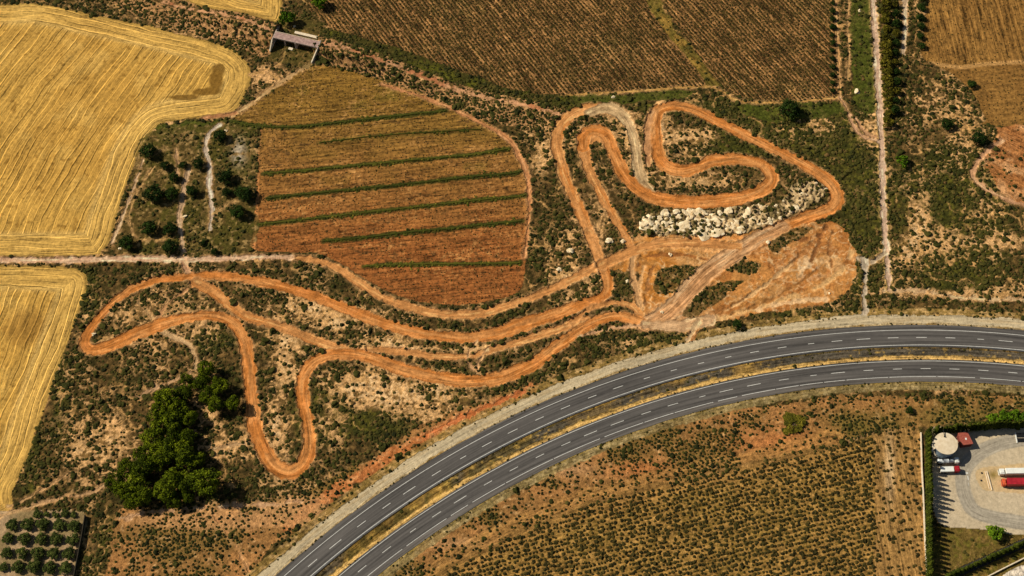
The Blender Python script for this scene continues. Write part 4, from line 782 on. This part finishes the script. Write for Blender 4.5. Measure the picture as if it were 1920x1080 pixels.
# cypress hedges round the depot
def cyps(pts, hpx, lab, grp):
    for k, (x, y) in enumerate(pts):
        R = random.uniform(1.15, 1.6); hh_ = random.uniform(*hpx); bx, by, _ = P(x, y, 0); e = empty('cypress_tree', (bx, by, zat(bx, by)), random.random()*6.28); cm, tm = random.choice(TREES['cypress']); s = (R, R, hh_/6)
        link('crown', cm, None, e, sc=s); link('trunk', tm, None, e, sc=s); tag(e, lab.format(k+1), 'cypress', grp)
cyps([(1738+.0*k+(k*9+815 > 900)*1.0, 815+k*8.6) for k in range(32)], (7.0, 10.0), 'slim cypress number {} from the top in the western depot hedge', 'cypresses west of the depot')
cyps([(1752+k*8.5, 812-k*.65) for k in range(22)], (6.5, 9.5), 'slim cypress number {} from the left in the northern depot hedge', 'cypresses north of the depot')
for k, (x, y, d) in enumerate([(1862, 784, 24), (1882, 781, 26), (1903, 780, 26), (1921, 782, 24)]): plant('lime', x, y, d, f'bright green bushy tree behind the north hedge of the depot, number {k+1} from the left', group='bushy trees behind the north hedge')
cyps([(1776+k*8.5, 1083-k*3.75) for k in range(20)], (4.0, 6.0), 'slim cypress number {} from the left in the slanting hedge by the dark lane', 'cypresses beside the dark lane')

# ------------------------------------------------------------------ stones
RM = []
for k in range(8):
    v, f = lump(I3, 500+k, .4, .45, None); v = np.sign(v)*np.abs(v)**.85; RM.append(mesh_np('boulder', v, f, False)); RM[-1].materials.append(M_ROCK)
def pip(poly, x, y):
    r = False; j = len(poly)-1
    for i in range(len(poly)):
        (xi, yi), (xj, yj) = poly[i], poly[j]
        if (yi > y) != (yj > y) and x < (xj-xi)*(y-yi)/(yj-yi)+xi: r = not r
        j = i
    return r
cnt = 0
for jy in range(12):
    for jx in range(40):
        x = 1196+jx*12.5+(jy % 2)*6+random.uniform(-4, 4); y = 336+jy*10.5+random.uniform(-3, 3)
        if pip(SPOIL, x, y) and random.random() < (.8 if x < 1430 else .5):
            s = random.choice((.9, 1.4, 1.9, 2.5))*random.uniform(.85, 1.15) if x < 1430 else random.uniform(.5, 1.4); p = onto(x, y)
            tag(link('boulder', random.choice(RM), None, None, (p[0], p[1], p[2]-.1*s), random.random()*6.28, (s*random.uniform(.7, 1.4), s, s*random.uniform(.35, .8))), 'pale cream boulder in the heap between the two eastern loops of the circuit' if x < 1450 else 'small pale rock in the scattered stones inside the eastern bend of the circuit', 'boulder', 'boulders heaped between the loops' if x < 1450 else 'pale rocks inside the eastern bend')
for x, y, s, l in ((176, 627, .9, 'white stone inside the far left hairpin'), (1070, 470, 1.6, 'pale rock left of the long eastern straight'), (1048, 505, 1.2, 'pale rock above the access track before the junction'), (1142, 452, 1.8, 'pale rock between the two narrow straights'), (1168, 453, 1.2, 'small pale rock right of the rock between the straights'), (1241, 585, .8, 'white block on the dirt where the track joins the lot'), (1257, 477, .9, 'cream stone on the orange dirt pad'),
                   (347, 406, 1.1, 'white stone by the wheel ruts in the small plot'), (424, 245, .7, 'white stone by the top tree of the plot'), (225, 466, .7, 'white stone beside the corner tree of the plot'), (552, 50, .7, 'pinkish stone beside the bright tree near the bridge'), (1150, 182, .9, 'white object in the green strip above the circuit'), (1555, 550, .6, 'small dark stone on the dirt lot'), (1176, 528, .9, 'pale stone in the scrub island by the junction'), (1440, 455, 1.1, 'cream rock on the dirt beside the straight'), (1611, 20, .8, 'pale stone in the green strip right of the vineyard'), (1606, 172, 1.5, 'grey rock in the green strip left of the pale lane')):
    p = onto(x, y); tag(link('stone', random.choice(RM), None, None, (p[0], p[1], p[2]+.1), random.random()*6, (s, s*.8, s)), l, 'stone')

# ------------------------------------------------------------------ bridge over the underpass
br = empty('concrete_bridge', P(556, 77, 0)); O = Vector(br.location)
a = Vector(P(516, 66, BH+.3)); b = Vector(P(595.5, 84, BH+.3)); a.z = b.z = 0; ax = (b-a).normalized(); nn = Vector((-ax.y, ax.x, 0)); LEN = (b-a).length
MBR = Matrix(((ax.x, nn.x, 0, a.x-O.x), (ax.y, nn.y, 0, a.y-O.y), (0, 0, 1, 0), (0, 0, 0, 1)))
def bb(name, mat, *boxes):
    q = MB()
    for t in boxes: q.box(*t, M=MBR)
    return q.build(name, mat, br)
bb('deck', M_DECK, (-.4, LEN+.4, -1.7, 2.3, BH-.3, BH+.3)); bb('parapet', M_CONCP, (-.6, LEN+.6, 2.303, 2.5, BH-.35, BH+.6)); bb('parapet', M_CONC, (-.6, LEN+.6, -1.9, -1.703, BH-.35, BH+.5))
bb('pier', M_CONC, (LEN*.5-.5, LEN*.5+.5, -2.0, 2.0, -.3, BH-.352)); bb('pier', M_CONC, (LEN*.24-.3, LEN*.24+.3, -1.9, -1.2, -.3, BH-.352))
bb('abutment', M_CONC, (-.9, -.403, -3.2, 3.2, -.3, BH+.3)); bb('abutment', M_CONC, (LEN+.403, LEN+.9, -3.2, 3.2, -.3, BH+.3))
for u0, e in ((-.65, (506, 98)), (LEN+.65, (584, 119))):
    p = a+ax*u0-nn*3.2; q = Vector(P(*e)); MB().quadwall((p.x-O.x, p.y-O.y), (q.x-O.x, q.y-O.y), BH+.4, .9, .55).build('wing_wall', M_CONCP, br)
for u0 in (-.65, LEN+.65):
    p = a+ax*u0+nn*3.2; q = p+nn*6.5+ax*(-1.5 if u0 < 0 else 1.5); MB().quadwall((p.x-O.x, p.y-O.y), (q.x-O.x, q.y-O.y), BH+.4, .9, .55).build('wing_wall', M_CONC, br)
tag(br, 'grey concrete bridge carrying the dirt path over a shaded underpass', 'bridge')
e = Vector(P(553, 62)); f_ = Vector(P(604, 74)); w = MB(); w.quadwall(e-e, f_-e, .9, .9, 1.6); o = w.build('concrete_kerb', M_CONCP); o.location = e; tag(o, 'pale concrete slab strip just north of the bridge', 'slab')
p = Vector(P(545, 92)); o = MB().box(-1.2, 1.2, -.8, .8, -.1, .4, Matrix.Rotation(-.3, 4, 'Z'), .05).build('concrete_block', M_CONCP); o.location = p; tag(o, 'small pinkish concrete block in front of the underpass', 'concrete block')

# ------------------------------------------------------------------ walls and fences
def wallobj(name, pts, h, th, mat, lab, cat):
    b0 = Vector(P(*pts[0])); w = MB()
    for p, q in zip(pts[:-1], pts[1:]): w.quadwall(Vector(P(*p))-b0, Vector(P(*q))-b0, h, h, th)
    o = w.build(name, mat); o.location = b0; return tag(o, lab, cat)
wallobj('boundary_wall', [(1726, 812), (1728, 882), (1730.5, 925), (1734, 1020), (1739, 1100)], .9, .5, M_CONCP, 'thin pale wall between the bush field and the cypress hedge of the depot', 'wall')
M_DK = noise_mat('dark_netting', c8(40, 34, 24), c8(62, 54, 38), 2)
wallobj('fence', [(161, 968), (154, 1010), (140, 1082), (134, 1110)], 2.0, .35, M_DK, 'dark netting fence along the right side of the orchard', 'fence')
wallobj('garden_wall', [(1845, 1085), (1880, 1067), (1920, 1047), (1960, 1026)], 1.0, .45, M_CONCP, 'low cream wall at the bottom right corner below the dark lane', 'wall')

# ------------------------------------------------------------------ depot buildings and lorries
M_SILO = noise_mat('blue_grey_steel', c8(104, 118, 134), c8(140, 152, 164), .8, .55, .4, .1); M_ROOF = noise_mat('silo_roof', c8(214, 190, 158), c8(230, 208, 178), .7, .8, .1)
M_RED = noise_mat('red_brown_roof', c8(146, 70, 58), c8(172, 92, 74), 1.5, .8, .2); M_REDW = noise_mat('dark_red_wall', c8(110, 50, 42), c8(130, 64, 52), 1.5); M_WHITE = noise_mat('white_paint', c8(226, 222, 214), c8(240, 236, 228), 1, .5, .4); M_SILV = noise_mat('silver_tank', c8(170, 172, 176), c8(204, 204, 204), .8, .4, .5, .2)
M_LRED = noise_mat('lorry_red', c8(150, 24, 34), c8(186, 40, 50), .6, .5, .4); M_BLK = noise_mat('rubber', c8(20, 20, 22), c8(32, 32, 34), 4); M_GLASS = noise_mat('dark_glass', c8(18, 24, 30), c8(30, 38, 46), 1, .15, .6); M_ORG = noise_mat('orange_paint', c8(206, 84, 50), c8(220, 104, 64), 1)
SR, SH = 5.15, 6.6
c0 = Vector(P(1773.5, 831.5, SH)); c0.z = 0
si = empty('silo', c0)
w = MB(); w.lathe([(SR, 0), (SR, 1.5), (SR+.05, 1.52), (SR+.05, 1.66), (SR, 1.68), (SR, 3.2), (SR+.05, 3.22), (SR+.05, 3.36), (SR, 3.38), (SR, SH-.25)], n=48); w.build('tank_wall', M_SILO, si)
MB().lathe([(SR+.12, SH-.24), (SR+.14, SH), (SR*.5, SH+.12), (.3, SH+.2)], n=48).build('roof', M_ROOF, si)
MB().cyl((-.2, SR*.62, SH+.5), (-.45, SR*1.25, SH+.9), .16).cyl((-.2, SR*.62, SH+.2), (-.2, SR*.62, SH+.7), .3).build('vent_pipe', M_BLK, si)
w = MB()
for k in range(14):
    t0 = math.radians(172+k*5.5); t1 = t0+math.radians(5.5); r_ = SR+.65; z0 = 6.0-k*.4; z1 = z0-.4
    w.cyl((r_*math.cos(t0), r_*math.sin(t0), z0+1), (r_*math.cos(t1), r_*math.sin(t1), z1+1), .09, n=6); m_ = Matrix.Rotation(t0, 4, 'Z'); w.box(SR+.01, r_, -.25, .25, z0-.05, z0+.02, m_)
w.build('stair', M_CONCP, si)
for sx, sz in ((-SR-.5, 5.6), (-SR-.4, 3.5)): MB().box(sx-.7, sx+.48, -.5, .5, sz, sz+.5, Matrix.Rotation(.35 if sz > 5 else .0, 4, 'Z'), .06).build('fitting', M_CONCP, si)
tag(si, 'round steel silo with beige roof and blue-grey wall at the depot', 'silo')
sh = empty('shed', Vector(P(1811, 823, 3.2))*1, 0); sh.location.z = 0
p0, p1, p2, p3 = [Vector(P(x, y, 3.2))-Vector((sh.location.x, sh.location.y, 0)) for x, y in ((1796, 812), (1814, 810), (1825, 832), (1803, 835))]
def quadbox(pts, z0, z1, grow=0):
    b = MB(); c = sum((p for p in pts), Vector())/4; q = [c+(p-c)*(1+grow) for p in pts]
    vs = [b.b.verts.new((p.x, p.y, z0)) for p in q]+[b.b.verts.new((p.x, p.y, z1)) for p in q]
    for f in ((0, 1, 2, 3), (4, 5, 6, 7), (0, 1, 5, 4), (1, 2, 6, 5), (2, 3, 7, 6), (3, 0, 4, 7)): b.b.faces.new([vs[i] for i in f])
    return b
quadbox([p0, p1, p2, p3], -.1, 3.0, -.06).build('wall', M_REDW, sh); rf = quadbox([p0, p1, p2, p3], 3.002, 3.3).build('roof', M_RED, sh); MB().box(-.35, .35, -.45, .45, 3.28, 3.42).build('skylight', M_WHITE, rf)
tag(sh, 'small shed with flat red-brown roof beside the silo', 'shed')
def wheels(par, xs_, wy, r=.5):
    for x in xs_:
        for s in (-1, 1): MB().cyl((x, s*wy-.16, r), (x, s*wy+.16, r), r, n=18).build('wheel', M_BLK, par)
def lorry(px, py, rz, lab, L=9, W_=2.5, cabm=M_WHITE, body='tank', bodm=M_SILV, cab_len=2.0, hh_=3.1):
    p = P(px, py, 1.6); e = empty('lorry', (p[0], p[1], 0), rz); x1 = L/2
    MB().box(-L/2, x1-.3, -.5, .5, .55, .95).build('chassis', M_BLK, e)
    cb = MB().box(x1-cab_len, x1, -W_/2, W_/2, .6, 2.9, None, .18).build('cab', cabm, e)
    MB().box(x1-.05, x1+.03, -W_/2+.2, W_/2-.2, 1.75, 2.6).build('windscreen', M_GLASS, cb); MB().box(x1-cab_len+.3, x1-.5, -.7, .7, 2.88, 3.15, None, .08).build('roof_spoiler', cabm, cb)
    if body == 'tank':
        n = Matrix.Translation((0, 0, 2.1)) @ Matrix.Rotation(math.pi/2, 4, 'Y'); l0 = -L/2; l1 = x1-cab_len-.35; hl = (l1-l0)
        prof = [(.3, l0), (.85, l0+.12), (1.12, l0+.5), (1.12, l0+hl*.33), (1.16, l0+hl*.335), (1.16, l0+hl*.35), (1.12, l0+hl*.355), (1.12, l0+hl*.66), (1.16, l0+hl*.665), (1.16, l0+hl*.68), (1.12, l0+hl*.685), (1.12, l1-.5), (.85, l1-.12), (.3, l1)]
        MB().lathe(prof, n, 28).build('tank', bodm, e, True)
        MB().cyl((l0+hl*.3, 0, 3.1), (l0+hl*.3, 0, 3.4), .32).cyl((l0+hl*.72, 0, 3.1), (l0+hl*.72, 0, 3.4), .32).box(l0+.6, l1-.6, .35, .75, 3.12, 3.2).build('hatch', M_BLK, e)
    else:
        q = MB().box(-L/2, x1-cab_len-.4, -W_/2, W_/2, 1.0, hh_, None, .06)
        q.build('trailer_body', bodm, e)
        MB().box(-L/2+.01, x1-cab_len-.42, -W_/2-.012, -W_/2-.002, 1.0, 1.5).build('side_skirt', M_BLK, e)
    wheels(e, (-L/2+.9, -L/2+2.1, x1-1.2), W_/2-.2); tag(e, lab, 'lorry', 'lorries parked in the depot'); return e
lorry(1777, 864.5, math.radians(2), 'silver tanker lorry with white ends parked just below the silo', 9.6, 2.5, M_WHITE, 'tank', M_SILV)
lorry(1781, 880.5, math.radians(2), 'small lorry with a white body and red cab parked under the silver tanker', 8.4, 2.4, M_LRED, 'box', M_WHITE, 2.2, 2.5)
lorry(1905, 885, math.radians(181), 'white lorry with a long white trailer at the right edge of the yard', 15.5, 2.6, M_WHITE, 'box', M_WHITE, 2.4, 3.3)
o = lorry(1913, 905, math.radians(180), 'red lorry with a long red trailer at the right edge of the yard', 16.5, 3.1, M_ORG, 'box', M_LRED, 1.7, 3.5)
wallobj('kerb', [(1850, 884), (1859.5, 919)], .5, .35, M_CONCP, 'pale slanting kerb in the sandy island in front of the lorries', 'kerb'); wallobj('kerb', [(1847, 884), (1855, 917)], .3, .25, M_CONCP, 'thin kerb just left of the pale slanting kerb', 'kerb')
for x, y, l in ((1841, 887, 'dark round manhole in the sandy island, the upper one'), (1840, 901, 'dark round manhole in the sandy island, the lower one')):
    p = P(x, y); o = MB().cyl((0, 0, 0), (0, 0, .12), .45).build('manhole', M_BLK); o.location = (p[0], p[1], .0); tag(o, l, 'manhole')
p = P(1915, 821); wb = empty('weighbridge', (p[0], p[1], 0)); MB().box(-2.2, 6, -2.1, -.25, 0, .3).build('ramp', M_BLK, wb); MB().box(-2.2, 6, .25, 2.1, 0, .3).build('ramp', M_BLK, wb); MB().box(-2.6, -2.21, -2.5, 2.5, 0, .35).build('kerb', M_WHITE, wb); tag(wb, 'dark weighbridge plates with white edge at the top right of the yard', 'weighbridge')
print('faces', sum(len(o.data.polygons) for o in COL.objects if o.type == 'MESH'), 'shrubs', len(S_), len(vp), len(bp_), len(COL.objects))
